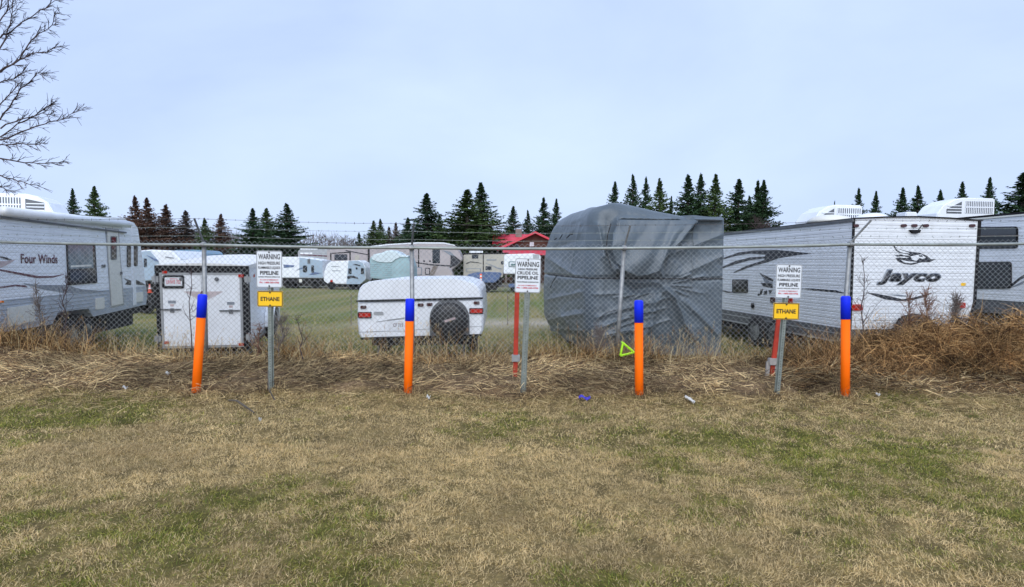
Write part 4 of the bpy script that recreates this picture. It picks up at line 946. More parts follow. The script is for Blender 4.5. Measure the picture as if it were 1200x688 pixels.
v.decal('stripe_graphic', [(1183, 338), (1196, 331), (1206, 326), (1206, 328), (1196, 334)], 'x', -.001, -1, 'graphic_grey')
for yy_ in (3.0, 3.9): wheel(v.root, (.1, yy_, .34), .34, .22, -1)
q0 = v.hit(1098, 250, 'y', 4.0); q1 = v.hit(1166.5, 232.5, 'y', 4.0); ac_unit(v.root, q0.x, q1.x, zt3+.05, q1.z, 4.0, 4.7)

# ------------------------------------------------------------ things far across the lot
def far_veh(name, label, cat, Yd, outline, m, depth=2.4, parts=(), wheels=(), group=None, under=None, slope=0):
    xs_ = [p[0] for p in outline]; c = P(sum(xs_)/len(xs_), 330, Yd); c.z = -.28
    vv = Veh(name, label, cat, c, slope, group=group)
    MB().prism(vv.h2(outline, 'y', 0), 'y', 0, depth).build('body', m, vv.root, bevel=.05)
    for nm, pts, mm, o in parts: vv.decal(nm, pts, 'y', -o, -1, mm, th=.02)
    for x_, r_ in wheels: q = vv.hit(x_, 334, 'y', .1); wheel(vv.root, (q.x, .1, r_), r_, .22, -1, 'y')
    if under:
        a = vv.hit(under[0], 330, 'y', .2); b = vv.hit(under[1], 330, 'y', .2); zz_ = vv.hit(under[0], under[2], 'y', .2).z
        MB().box((a.x, .15, .18), (b.x, depth-.2, zz_+.02)).build('chassis', 'under_black', vv.root)
    return vv
rq = lambda x0, y0, x1, y1, r=.6: rp(x0, y0, x1, y1, r, 2)
far_veh('travel_trailer', 'distant white trailer with two dark oval windows, right of the first warning sign', 'trailer', 46,
        [(325, 302), (328, 301), (352, 301), (378, 305), (379, 326), (325, 325.5)], 'white_paint', 2.4,
        [('side_panel', [(351, 301.8), (378, 305.5), (378.3, 325.4), (351, 325)], 'rv_bluewhite', .0), ('window', rq(355, 311, 360, 319.2, 1.5), 'glass_dark', .022), ('window', rq(364.8, 311, 368, 319.5, 1), 'glass_dark', .022),
         ('stripe_graphic', [(332, 310), (345, 311), (344, 313), (333, 314)], 'tarp_blue', .0), ('stripe_graphic', [(346, 317), (354, 313.5), (355, 314.5)], 'tarp_blue', .022), ('stripe_graphic', [(362, 322), (368, 319), (377, 320), (368, 322)], 'tarp_blue', .022),
         ('roof_box', [(360.5, 303.5), (363.5, 303.5), (363.5, 309), (360.5, 309)], 'trim_darkgrey', .03), ('hatch', rq(350.5, 327, 354, 331), 'door_cream', .0)],
        [(338, .33), (346, .33), (370, .33)], under=(330, 378, 326))
far_veh('rounded_trailer', 'small distant rounded white trailer with blue-grey side', 'trailer', 44,
        [(379, 329), (380, 318), (383, 310), (387, 306.5), (420, 305), (425.5, 307.5), (428, 314), (428.5, 328), (422, 333.5), (384, 332.5)], 'white_paint', 2.0,
        [('side_panel', [(408.5, 305.9), (420, 305.5), (425, 308), (427.5, 314), (428, 328), (422, 333), (406, 333)], 'rv_bluewhite', .0), ('window', rq(408.3, 314.6, 412, 321.2), 'glass_dark', .022), ('window', rq(423, 314.2, 426.5, 321.3), 'glass_dark', .022), ('window', rq(417, 313.2, 419, 316, .8), 'glass_dark', .022),
         ('fender', [(406.5, 324.5), (409, 323), (414, 323), (419, 325), (420, 327), (413, 325.5), (408, 327)], 'graphic_black', .022), ('stripe_graphic', [(413, 310.5), (417, 309.3), (423, 311), (422, 312), (416, 310.6)], 'graphic_black', .022),
         ('stripe_graphic', [(388, 312), (397, 312), (397, 312.6), (388, 312.6)], 'graphic_grey', 0), ('stripe_graphic', [(389, 317), (399, 317), (399, 317.7), (389, 317.7)], 'graphic_grey', 0), ('tail_lamp', rq(387, 328, 390, 330.5), 'lens_red', 0)],
        [(389, .3), (413, .33), (419, .33)], under=(384, 424, 332))
far_veh('long_trailer', 'long beige fifth wheel with black corner trims, behind the rounded trailer', 'trailer', 53,
        [(383, 292.5), (432, 291), (433, 325), (383, 326)], 'rv_beige', 2.5,
        [('slide_out', [(387, 296.5), (411, 295), (411, 323), (387, 323)], 'trim_black', .0), ('slide_panel', [(388.5, 297.5), (409.5, 296.5), (409.5, 322), (388.5, 322)], 'rv_beige', .022), ('window', rq(392, 298, 407, 304.8), 'glass_dark', .044),
         ('trim', [(431, 292), (432.6, 292), (432.6, 322), (431, 322)], 'trim_black', .0), ('stripe_graphic', [(405, 293), (431, 298), (431, 299), (405, 294.2)], 'graphic_black', .0), ('door', [(416, 299), (421, 299), (421, 320), (416, 320)], 'rv_tan', .0)],
        [(395, .36), (403, .36)], under=(385, 431, 325))
far_veh('fifth_wheel', 'tall beige fifth wheel with dark pointed nose graphic, behind the folding camper', 'trailer', 51,
        [(433.5, 289.5), (455, 287), (490, 285), (520, 285.2), (533, 288), (538, 295), (541.5, 304), (536, 311), (530, 315), (527, 325), (433.5, 325)], 'rv_beige', 2.5,
        [('roof_edge', [(434, 288.4), (455, 286.0), (490, 284), (520, 284.2), (533, 287), (533.5, 288.2), (520, 285.6), (490, 285.4), (455, 287.4), (434, 289.9)], 'white_paint', -.0), ('trim', [(490, 289), (491.2, 289), (491.2, 313), (490, 313)], 'trim_black', 0), ('trim', [(481, 290), (482.4, 290), (482.4, 322), (481, 322)], 'trim_black', 0),
         ('door', rq(506.8, 291, 515.5, 308.5), 'glass_dark', 0), ('stripe_graphic', [(487, 307), (505, 309.5), (528, 311), (530, 312.5), (505, 311), (487, 308)], 'graphic_black', 0),
         ('nose_graphic', [(528, 299), (533, 300), (540, 305.5), (536, 310.5), (527, 314), (528, 308)], 'graphic_black', .022), ('nose_graphic', [(518, 293), (528, 295), (536, 303), (532, 302), (524, 297)], 'graphic_grey', .0),
         ('vent', rq(496, 305, 498, 307), 'graphic_black', 0), ('vent', rq(503, 305, 505, 307), 'graphic_black', 0), ('hatch_frame', rq(498, 314, 504, 322), 'graphic_black', 0), ('hatch', rq(499, 315, 503, 321), 'rv_beige', .022), ('hatch_frame', rq(486, 313, 494.5, 322.5), 'graphic_grey', 0), ('hatch', rq(487, 314, 493.5, 321.7), 'rv_beige', .022),
         ('ramp', [(508, 311), (513, 312), (508, 323), (503, 323)], 'bark_pale', .022)],
        [(500, .38), (509, .38)], under=(436, 528, 324))
far_veh('propane_cover', 'pale rounded cover beside the beige fifth wheel nose', 'cover', 47, [(511, 327), (513, 319), (516, 314), (524, 313), (528, 316), (532, 327)], 'rv_beige', 1.0)
far_veh('fifth_wheel', 'distant tan fifth wheel with curved dark stripes, behind the blue boat cover', 'trailer', 52,
        [(543, 298.5), (548, 297.5), (590, 297), (596, 301), (596, 310), (590, 313), (589, 325), (543, 325)], 'rv_tan', 2.5,
        [('trim', [(543, 296.5), (596, 296), (596, 297.6), (543, 298.2)], 'trim_black', .0), ('trim', [(565.8, 298), (566.9, 298), (566.9, 319), (565.8, 319)], 'trim_black', 0), ('window', rq(553, 298.5, 560.5, 303), 'glass_dark', 0), ('window', rq(569, 312, 576, 316.5), 'glass_dark', 0), ('window', rq(587, 306, 590, 310), 'glass_dark', 0),
         ('stripe_graphic', [(546, 308.5), (551, 306.3), (560, 307.3), (565, 309), (560, 308.2), (551, 307.4), (547, 309.5)], 'graphic_black', 0), ('stripe_graphic', [(568, 308), (575, 311), (583, 315), (588, 316), (588, 314.6), (583, 313.6), (575, 310)], 'graphic_grey', 0),
         ('vent', rq(570, 304, 582, 305.2, .4), 'graphic_grey', 0), ('hatch_frame', rq(546, 314.5, 563.5, 319, 1), 'graphic_grey', 0), ('hatch', rq(547, 315.2, 562.5, 318.4, 1), 'rv_tan', .022), ('roof_box', [(550, 294), (566, 294), (566, 296.4), (550, 296.4)], 'white_paint', -.05)],
        [(555, .38), (581, .38)], under=(545, 588, 324))
far_veh('box_trailer', 'plain white box trailer partly behind the crude oil warning sign', 'trailer', 42,
        [(591, 298), (625, 297), (633.5, 299), (634, 321), (590, 321)], 'white_paint', 2.3,
        [('emblem_frame', rq(596, 306.5, 606, 313, 1), 'sign_green', 0), ('emblem_panel', rq(597, 307.3, 605.3, 312.2, .8), 'sign_white', .022), ('emblem_bar', [(598.5, 310.5), (600, 308.6), (601.5, 310), (604, 308.5), (604, 311), (598.5, 311.3)], 'sign_green', .044), ('vent', rq(624.5, 298, 632, 303), 'trim_grey', 0)],
        [(604, .36), (611, .36)], under=(600, 632, 320))
far_veh('blue_bin', 'small blue tub on the ground under the white box trailer', 'tub', 41, [(595.5, 333), (604, 332.6), (603.6, 337), (596.2, 337)], 'tarp_blue', .6)
# covered trailer (teal tarp) with rounded pale top
vt = far_veh('tarp_trailer', 'distant trailer wrapped in pale teal tarp with a humped white top', 'trailer', 43,
        [(433, 303), (436, 300), (479, 301), (482.5, 312), (483, 325), (456, 328), (434, 326)], 'tarp_teal', 2.4, [('side_fold', [(462, 301.2), (479, 302), (482, 312), (482, 324.6), (459, 327.3), (459, 312)], 'tarp_blue', -.05)], under=(436, 480, 326))
MB().prism(vt.h2([(434, 303.5), (436, 298.5), (448, 296), (453, 293.6), (460, 293), (465, 295), (470, 298.5), (480, 300), (478, 302.5), (470, 302.5), (464, 305), (460, 308.5), (452, 309), (442, 308), (436, 305.5)], 'y', -.05), 'y', -.08, 2.3).build('tarp_top', 'tarp_top', vt.root, bevel=.1)
wb = MB()
for k in range(7): wb.prism(vt.h2([(434, 309+k*2.3), (459, 310.4+k*2.4), (459, 310.9+k*2.4), (434, 309.6+k*2.3)], 'y', -.0), 'y', -.03, -.001)
wb.build('tarp_crease', 'tarp_teal', vt.root)
# boat under blue cover
vb = far_veh('covered_boat', 'boat on a trailer under a dark blue fitted cover', 'boat', 41, [(547, 322), (555, 319.8), (572, 319), (585, 319.6), (588, 321), (585, 327), (580, 331.5), (553, 331), (549, 327)], 'tarp_blue', 2.1, (), [(570, .26)], under=(556, 582, 331))
# farther roofs behind
far_veh('travel_trailer', 'low grey trailer roof seen behind the white trailers, under the rail', 'trailer', 62, [(349, 294), (352, 292), (384, 292), (388, 296), (388, 322), (349, 322)], 'trim_grey', 2.4, [('roof_edge', [(352, 291), (372, 291), (372, 292.6), (352, 292.6)], 'white_paint', 0), ('awning_bar', [(352, 298), (385, 299.5), (385, 301), (352, 299)], 'graphic_maroon', .0), ('roof_edge', [(352, 296), (366, 296), (366, 298), (352, 298)], 'white_paint', .0)])
# pair between the left trailer and the cargo trailer
vv = far_veh('travel_trailer', 'blue-grey trailer with a white sloping nose, just right of the left trailer', 'trailer', 22,
        [(160, 294), (176, 292.5), (201, 293.5), (212, 305), (214, 326), (160, 330)], 'white_paint', 2.3,
        [('side_panel', [(160, 295), (176, 294), (186, 306), (190, 327), (160, 329.6)], 'rv_bluewhite', 0), ('window', rq(168.8, 303, 172, 313), 'glass_dark', .022), ('stripe_graphic', [(172, 299), (184, 304), (186, 306.5), (182, 306)], 'tarp_blue', .022),
         ('lettering_stripe', [(194, 300.5), (204, 302), (204, 303), (194, 301.8)], 'graphic_grey', 0)], [(170, .33)], under=(162, 205, 328))
far_veh('tarp_trailer', 'low trailer under a bright blue tarp, behind the cargo trailer', 'trailer', 30, [(202, 294.5), (206, 293), (225, 292.6), (234, 293.5), (238, 298), (238, 335), (203, 335)], 'sky_tarp', 2.2, [('tarp_fold', [(223, 294.5), (233, 295), (236, 300), (224, 301)], 'tarp_blue', 0)])
# traffic cones
def cone(px_, py_, Yd, hpx, label, stripes=True):
    b = P(px_, py_, Yd); root = thing('traffic_cone', label, 'cone', b); h = hpx/(FPX/Yd); 
    MB().box((-h*.28, -h*.28, 0), (h*.28, h*.28, h*.05)).build('base', 'cone_orange', root)
    MB().lathe([(h*.2, h*.05), (h*.05, h), (.001, h)], (0, 0, 0), 'z', 20).build('cone', 'cone_orange', root, smooth=True)
    if stripes:
        for a, b_ in ((.42, .6), (.72, .82)):
            r_ = lambda t: h*(.2-.15*(t-.05)/.95)+.004
            MB().lathe([(r_(a), h*a), (r_(b_), h*b_)], (0, 0, 0), 'z', 20).build('stripe', 'cone_white', root, smooth=True)
cone(175.5, 343, 19, 10, 'orange and white traffic cone beside the end of the left trailer')
b = P(563.5, 336, 38); r_ = thing('bollard', 'orange and white striped bollard in front of the covered boat', 'bollard', b)
MB().tube([(0, 0, -.3), (0, 0, .82)], .07, 12).build('post', 'cone_orange', r_, smooth=True)
for z_ in (.42, .62): MB().tube([(0, 0, z_), (0, 0, z_+.1)], .074, 12).build('stripe', 'cone_white', r_)
# thin stakes in the lot
for x_, y0_, y1_, Yd, lb in ((595, 372, 345, 16, 'thin pale stake in the grass left of the red post'), (411.5, 372, 345, 16, 'thin pale stake in the grass left of the folding camper')):
    a = P(x_, y0_, Yd); b_ = P(x_, y1_, Yd); tag(MB().tube([a-Vector((0, 0, .2)), b_], .012, 5).build('stake', 'bark_pale'), lb, 'stake')

# ---- red roofed log house
hy = 64; v = Veh('log_house', 'dark log house with bright red roof, beyond the trailers', 'house', Vector((P(620, 330, hy).x, hy, -.3)), 0)
ap = v.hit(627, 271.5, 'y', 0); el = v.hit(583, 291.5, 'y', -.4); hw = ap.x-el.x; zap = ap.z; zel = el.z
MB().prism([(ap.x-hw+.5, 0), (ap.x+hw-.5, 0), (ap.x+hw-.5, zel+.15), (ap.x, zap-.25), (ap.x-hw+.5, zel+.15)], 'y', 0, 9).build('wall', 'log_wall', v.root)
for s in (-1, 1):
    MB().prism([(ap.x, zap), (ap.x+s*hw, zel), (ap.x+s*hw, zel-.22), (ap.x, zap-.22)], 'y', -.8, 9.6).build('roof', 'red_roof', v.root)
wf = v.window(rq(620.8, 283.8, 625.6, 288.6), 'y', 0, -1, 'white_paint', 'tarp_top'); v.window(rq(604, 286.5, 608, 290), 'y', 0, -1, 'bark_pale', 'glass_dark')
# left wing, ridge along x
wz1 = v.hit(600, 274.5, 'y', 5).z; wz0 = v.hit(580, 290, 'y', 1.5).z; wl = v.hit(577, 280, 'y', 3).x
MB().box((wl+.5, 2.2, 0), (ap.x-hw*.3, 8, wz0)).build('wall', 'log_wall', v.root)
MB().prism([(1.5, wz0), (5, wz1), (8.8, wz0), (8.8, wz0-.2), (5, wz1-.2), (1.5, wz0-.2)], 'x', wl, ap.x-.5).build('roof', 'red_roof', v.root)
MB().box((wl+2.6, 4.2, wz1-.4), (wl+3.3, 4.9, wz1+.55)).build('chimney', 'bark_pale', v.root)
pz1 = v.hit(600, 291, 'y', -1).z; pz0 = v.hit(600, 297, 'y', -3.2).z; p0 = v.hit(589, 295, 'y', -2).x
MB().prism([(-3.2, pz0), (-.1, pz1), (-.1, pz1-.15), (-3.2, pz0-.15)], 'x', p0, ap.x+hw).build('porch_roof', 'red_roof', v.root)
for k in range(5): MB().box((p0+.3+k*2, -3.0, 0), (p0+.45+k*2, -2.85, pz0-.1)).build('porch_post', 'bark_pale', v.root)

# ------------------------------------------------------------ trees
def spruce_mesh(seed, H=12.0, Rd=2.6, gappy=0.0):
    """crown of many drooping boughs, each carrying short needle sprays; uneven outline with gaps"""
    rg = np.random.default_rng(seed); bases = []; az_ = []; el_ = []; ln_ = []; wd_ = []
    nb = 520; side = rg.uniform(.8, 1.2, 7)
    for k in range(nb):
        f = (k+rg.random())/nb; f = f**1.08; z = H*(.04+.945*f)+rg.normal(0, .06)
        if rg.random() < gappy*(1-f): continue
        a = rg.uniform(0, 2*math.pi); lobe = side[int(a/6.284*7) % 7]
        Lb = Rd*(1-f)**.92*lobe*(.62+.38*min(1, (1-f)/.3))+.03; L_ = Lb*rg.uniform(.42, 1.3); e0 = .55*f-.12+rg.normal(0, .12)
        ns = max(5, int(L_/.10)); t = ((np.arange(ns)+rg.random(ns))/ns)**.75
        r_ = t*L_; zz = z+r_*math.tan(e0)-.20*L_*np.sin(t*math.pi*.6)+.14*L_*t**3
        for s in (-1, 1, 0):
            bases.append(np.stack([r_*math.cos(a), r_*math.sin(a), zz+rg.normal(0, .05, ns)], 1)); az_.append(a+s*rg.uniform(.4, 1.3, ns)); el_.append(rg.normal(-.30 if s else .0, .4, ns))
            ln_.append((.18+.22*(1-t))*(.28+.85*(1-f))*rg.uniform(.7, 1.5, ns)); wd_.append(rg.uniform(.07, .15, ns))
    n_ = sum(len(a) for a in az_)
    v_, f_, i_ = ribbons(np.concatenate(bases), np.concatenate(az_), np.concatenate(el_), np.concatenate(ln_), np.concatenate(wd_), np.zeros(n_), 1, np.zeros(n_))
    me = bpy.data.meshes.new('crown'); me.from_pydata(v_.tolist(), [], f_.tolist()); me.update(); return me
def trunk_mesh(H, r, seed):
    rg = random.Random(seed); mb = MB(); mb.tube([(0, 0, -.5), (0, 0, H*.4), (0, 0, H*.98)], [r, r*.65, .01], 8)
    for k in range(40):
        z = H*(.06+.9*k/40); a = rg.uniform(0, 6.28); L_ = 2.3*(1-z/H)+.1; mb.tube([(0, 0, z), (math.cos(a)*L_*.8, math.sin(a)*L_*.8, z-.1*L_)], [.035, .008], 3)
    me = bpy.data.meshes.new('trunk'); me.from_pydata(mb.v, [], mb.f); me.update(); return me
protos = {}
for key, (m_, seeds, gp) in {'dark': ('spruce', (1, 2, 3, 4), .0), 'light': ('spruce_light', (5, 6), .0), 'brown': ('spruce_brown', (7, 8), .12), 'grey': ('spruce_grey', (9,), .2)}.items():
    L_ = []
    for s in seeds:
        c_ = spruce_mesh(s, gappy=gp+.10*(s % 3)); c_.materials.append(M[m_]); t_ = trunk_mesh(12, .22, s); t_.materials.append(M['bark']); L_.append((c_, t_))
    protos[key] = L_
def spruce(px_, ytop, wpx, Yd, kind, label, k=0):
    b = P(px_, 330, Yd); top_ = P(px_, ytop, Yd).z; h = top_+.3; wd = wpx/(FPX/Yd)
    root = thing('spruce_tree', label, 'tree', (b.x, Yd, -.3), (0, 0, random.uniform(0, 6.28)), 'spruce trees beyond the lot')
    c_, t_ = protos[kind][k % len(protos[kind])]; s = wd*2.25/(2.6*2*.93)
    for nm, me in (('crown', c_), ('trunk', t_)):
        o = bpy.data.objects.new(nm, me); COL.objects.link(o); o.parent = root
    root.scale = (s, s, h/12.0)
T = [(88, 221, 25, 78, 'dark', 'dark spruce top left of two behind the left trailer roof'), (113, 217, 33, 74, 'light', 'fuller green spruce behind the right end of the left trailer roof'),
 (160, 229, 32, 84, 'brown', 'leftmost of the rust brown spruces, behind the end of the left trailer'), (174, 231, 32, 82, 'brown', 'second rust brown spruce, touching the leftmost brown one'), (196, 239, 34, 86, 'brown', 'brown spruce midway between the left trailer and the cargo trailer'),
 (219, 246, 32, 88, 'grey', 'thin greyish dying spruce above the left half of the cargo trailer'), (241, 255, 24, 84, 'light', 'small green spruce above the first fence post'), (260, 250, 28, 86, 'brown', 'brown spruce above the right half of the cargo trailer'),
 (297, 244, 34, 78, 'dark', 'dark spruce left of three above the first warning sign'), (313, 243, 34, 80, 'light', 'middle dark spruce of three above the first warning sign'), (337, 238, 42, 74, 'dark', 'wide jagged spruce right of the first warning sign'),
 (438, 258, 26, 86, 'light', 'small green spruce above the pale teal tarp trailer'), (446, 256, 22, 88, 'light', 'narrow green spruce just left of the second fence post'), (421, 272, 16, 96, 'dark', 'tiny far spruce left of the teal tarp trailer'), (456, 265, 18, 95, 'grey', 'tiny brownish spruce beside the small green pair'), (464, 260, 18, 95, 'grey', 'thin grey spruce left of the large central spruce'),
 (478, 255, 28, 80, 'dark', 'lower dark spruce on the left flank of the large central spruce'), (500, 226, 54, 70, 'dark', 'large layered dark spruce above the second fence post'), (515, 251, 24, 76, 'dark', 'lower dark spruce on the right flank of the large central spruce'),
 (547, 221, 60, 68, 'light', 'broad left half of the big twin spruce left of the red roofed house'), (563, 214, 48, 70, 'dark', 'taller right half of the big twin spruce left of the red roofed house'),
 (601, 241, 28, 86, 'dark', 'spruce above the left end of the red roof'), (618, 246, 22, 88, 'dark', 'small spruce above the gable of the red roofed house'), (636, 231, 30, 86, 'dark', 'spruce left of the grey covered trailer, taller of two'), (651, 233, 24, 88, 'dark', 'narrow spruce touching the left edge of the grey cover'),
 (719, 212, 28, 80, 'dark', 'first spruce rising over the top of the grey cover'), (740, 204, 32, 78, 'dark', 'second and taller spruce rising over the grey cover'), (755, 207, 26, 80, 'dark', 'third slim spruce rising over the grey cover'), (771, 208, 34, 78, 'light', 'fourth bushier spruce rising over the grey cover'), (785, 229, 16, 82, 'dark', 'short spruce in the gap over the right half of the grey cover'),
 (804, 204, 42, 76, 'dark', 'wide jagged spruce over the right shoulder of the grey cover'), (819, 203, 34, 78, 'dark', 'middle spruce of the tall trio by the cover right shoulder'), (836, 203, 38, 76, 'light', 'right spruce of the tall trio, above the edge of the grey cover'),
 (863, 209, 44, 76, 'dark', 'dense spruce over the gap between grey cover and ribbed trailer'), (876, 229, 26, 80, 'dark', 'short spruce filling between two taller ones over the ribbed trailer'), (885, 211, 30, 78, 'dark', 'left twin top spruce above the ribbed trailer roof'), (892, 211, 36, 77, 'dark', 'right twin top spruce with long lower boughs above the ribbed trailer roof'),
 (944, 248, 10, 96, 'dark', 'tiny far spruce tip left of the rear air conditioner'), (975, 235, 10, 96, 'dark', 'tiny spruce tip just above the rear air conditioner'), (1003, 220, 25, 84, 'dark', 'spruce behind the first rooftop air conditioner on the right'), (1023, 224, 24, 84, 'dark', 'smaller spruce right of the first rooftop air conditioner'),
 (1054, 219, 32, 82, 'dark', 'left of two equal spruces above the bird emblem'), (1072, 217, 34, 82, 'dark', 'right of two equal spruces above the bird emblem'), (1098, 222, 28, 84, 'dark', 'spruce just left of the second rooftop air conditioner'), (1123, 213, 30, 80, 'dark', 'spruce behind the left end of the second rooftop air conditioner'), (1155, 207, 30, 82, 'dark', 'slender spruce rising over the second rooftop air conditioner'), (1194, 202, 76, 70, 'dark', 'large dark spruce cut by the right edge of the picture')]
for k, t in enumerate(T): spruce(*t, k=k)

def bare_tree(name, label, b, h, seed, m='twig', spread=.55, lv=5, tw=.012, group=None):
    rg = random.Random(seed); root = thing(name, label, 'tree', b, group=group); tr = MB(); cr = MB()
    def grow(p, d, L_, r_, l):
        pts = [p]; q = p.copy(); dd = d.copy()
        for k in range(4):
            dd = (dd+Vector((rg.uniform(-1, 1), rg.uniform(-1, 1), rg.uniform(-.3, .7)))*.18).normalized(); q = q+dd*(L_/4); pts.append(q.copy())
        rad = [r_*(1-.12*i) for i in range(5)]; (tr if l == 0 else cr).tube(pts, rad, 6 if l < 2 else 3, caps=False)
        if l >= lv: return
        for k in range(rg.choice((3, 4))):
            i = rg.choice((2, 3, 4)); nd = (dd+Vector((rg.uniform(-1, 1), rg.uniform(-1, 1), rg.uniform(-.35, .8)))*spread*1.6).normalized()
            grow(pts[i], nd, L_*rg.uniform(.55, .8), max(r_*.55, tw), l+1)
    grow(Vector((0, 0, -.3)), Vector((0, 0, 1)), h*.32, h*.02, 0)
    tr.build('trunk', 'bark', root, norm=False); cr.build('crown', m, root, norm=False)
bare_tree('bare_tree', 'leafless tree beside the twin spruces above the ribbed trailer', (P(902, 330, 74).x, 74, -.3), 11, 3, tw=.022)
bare_tree('bare_tree', 'faint leafless treetop between ribbed trailer roof and its air conditioner', (P(934, 330, 90).x, 90, -.3), 8.6, 5, tw=.02)
for i_, (x_, yt_, lb_) in enumerate([(207, 250, 'faint leafless tree among the brown spruces, above the blue tarp'), (232, 258, 'leafless tree just left of the first fence post arm'), (349, 262, 'leafless tree brushing the right side of the jagged spruce'), (405, 264, 'bushy far leafless tree above the rounded trailer'), (429, 268, 'small leafless tree left of the small green spruce pair'), (377, 270, 'low leafless tree over the distant white trailer'), (529, 262, 'leafless tree in the gap between the large central spruces'), (588, 262, 'leafless tree above the left end of the red roof')]):
    zt_ = P(x_, yt_, 90).z+.3; bare_tree('bare_tree', lb_, (P(x_, 330, 90).x, 90, -.3), zt_*.95, 30+i_, 'bark_pale', tw=.024)
bare_tree('bare_tree', 'far leafless tree left of the pale teal tarp trailer', (P(392, 330, 92).x, 92, -.3), 7.6, 8, 'bark_pale', tw=.022)
bare_tree('bare_tree', 'far low leafless tree right of the jagged spruce', (P(366, 330, 95).x, 95, -.3), 6.6, 9, 'bark_pale', tw=.022)
bare_tree('bare_tree', 'far leafless tree between brown and dark spruces', (P(280, 330, 92).x, 92, -.3), 8.0, 12, 'bark_pale', tw=.022)
bare_tree('bare_tree', 'pale leafless tree between the small green pair and the large central spruce', (P(452, 330, 93).x, 93, -.3), 6.5, 14, 'bark_pale', tw=.022)
# far wood reading as one brown mass
n = 60000; x = rng.uniform(-95, 150, n); y = rng.uniform(93, 104, n); hh = 3.0+4.6*fbm(x, y*.2, .12, 400)+2.4*fbm(x, x, .7, 403)
z = rng.random(n)*hh
v_, f_, i_ = ribbons(np.stack([x, y, z-.3], 1), rng.uniform(0, 6.28, n), rng.normal(.9, .5, n), rng.uniform(.4, 1.5, n), rng.uniform(.05, .13, n), np.zeros(n), 1, np.zeros(n))
wd_ = npmesh('distant_wood', v_, f_, 'woods'); tag(wd_, 'far brown thicket of leafless trees along the horizon', 'wood', kind='stuff')

# ---- leafless tree at the left edge, its branches reaching into the picture
TY = 7.4
root = thing('bare_tree', 'leafless tree whose twiggy branches reach in at the upper left corner', 'tree', (P(-150, 330, TY).x, TY, hg(P(-150, 330, TY).x, TY)))
tb = root.location.copy(); tp = lambda x_, y_, dy=0: P(x_, y_, TY+dy)-tb
tr = MB(); tr.tube([(0, 0, -.2), (.02, 0, 1.0), tp(-146, 160), tp(-140, 60), tp(-128, -60), tp(-120, -200)], [.16, .13, .10, .08, .055, .02], 10); tr.build('trunk', 'bark', root, smooth=True)
br = MB(); rg = random.Random(5)
limbs = [[(-142, 150), (-70, 118), (0, 84), (20, 72), (38, 63), (55, 62), (68, 55)], [(-140, 110), (-60, 85), (0, 57), (10, 36), (14, 14), (17, -12)], [(-138, 90), (-50, 55), (0, 44), (12, 38), (35, 21), (52, 9), (70, -3)], [(0, 84), (22, 70), (34, 52), (46, 40), (60, 29), (66, 16)],
         [(-144, 190), (-60, 170), (0, 165), (26, 155), (52, 144), (72, 140), (90, 130)], [(-144, 185), (-70, 160), (0, 141), (15, 117), (30, 100), (44, 86), (49, 87)], [(-144, 205), (-60, 190), (0, 186), (30, 190), (52, 191), (74, 189)], [(-144, 210), (-60, 200), (0, 205), (20, 212), (43, 217)],
         [(-144, 215), (-60, 210), (0, 219), (14, 225)], [(-60, 165), (0, 122), (14, 108), (22, 98)], [(-60, 175), (0, 160), (20, 146), (46, 132), (58, 124), (62, 122)], [(-130, 30), (-40, 20), (0, 25), (9, 8), (12, -10)], [(-60, 60), (0, 10), (8, -10)], [(-60, 190), (0, 170), (18, 168), (40, 170), (50, 168)], [(0, 150), (25, 140), (50, 133), (60, 134)], [(-70, 140), (0, 96), (16, 92), (30, 84)]]
for L_ in limbs:
    dy = rg.uniform(-.5, .5); pts = [tp(a, b_, dy*(.3+.7*i/len(L_))+rg.uniform(-.04, .04)) for i, (a, b_) in enumerate(L_)]; n_ = len(pts)
    r0 = .011 if L_[0][0] < -100 else .007
    dense = []
    for i in range(n_-1):
        for k in range(3):
            t = k/3; q = pts[i].lerp(pts[i+1], t); dense.append(q+Vector((rg.uniform(-1, 1), rg.uniform(-1, 1), rg.uniform(-1, 1)))*.012)
    dense.append(pts[-1]); m_ = len(dense); rad = [r0*(1-i/m_)**1.1+.0026 for i in range(m_)]
    br.tube(dense, rad, 5, caps=False)
    for i in range(2, m_):
        for q_ in range(3):
            d0 = (dense[i]-dense[i-1]).normalized(); s_ = rg.choice((-1, 1)); nd = (d0*.9+Vector((rg.uniform(-.1, .5), rg.uniform(-.6, .6), s_*rg.uniform(.2, .9)))).normalized(); L1 = rg.uniform(.03, .17)
            p = dense[i].copy(); tp_ = [p.copy()]
            for k in range(3): nd = (nd+Vector((rg.uniform(-.3, .4), rg.uniform(-.3, .3), rg.uniform(-.2, .35)))*.6).normalized(); p = p+nd*L1/3; tp_.append(p.copy())
            br.tube(tp_, [.0032, .0028, .0024, .0018], 3, caps=False)
            for w2 in range(2):
                d2 = (nd+Vector((rg.uniform(-.6, .6), rg.uniform(-.6, .6), rg.uniform(-.7, .7)))).normalized(); st_ = tp_[rg.choice((1, 2))]; br.tube([st_, st_+d2*rg.uniform(.03, .12)], [.003, .002], 3, caps=False)
br.build('branches', 'twig', root, norm=False)

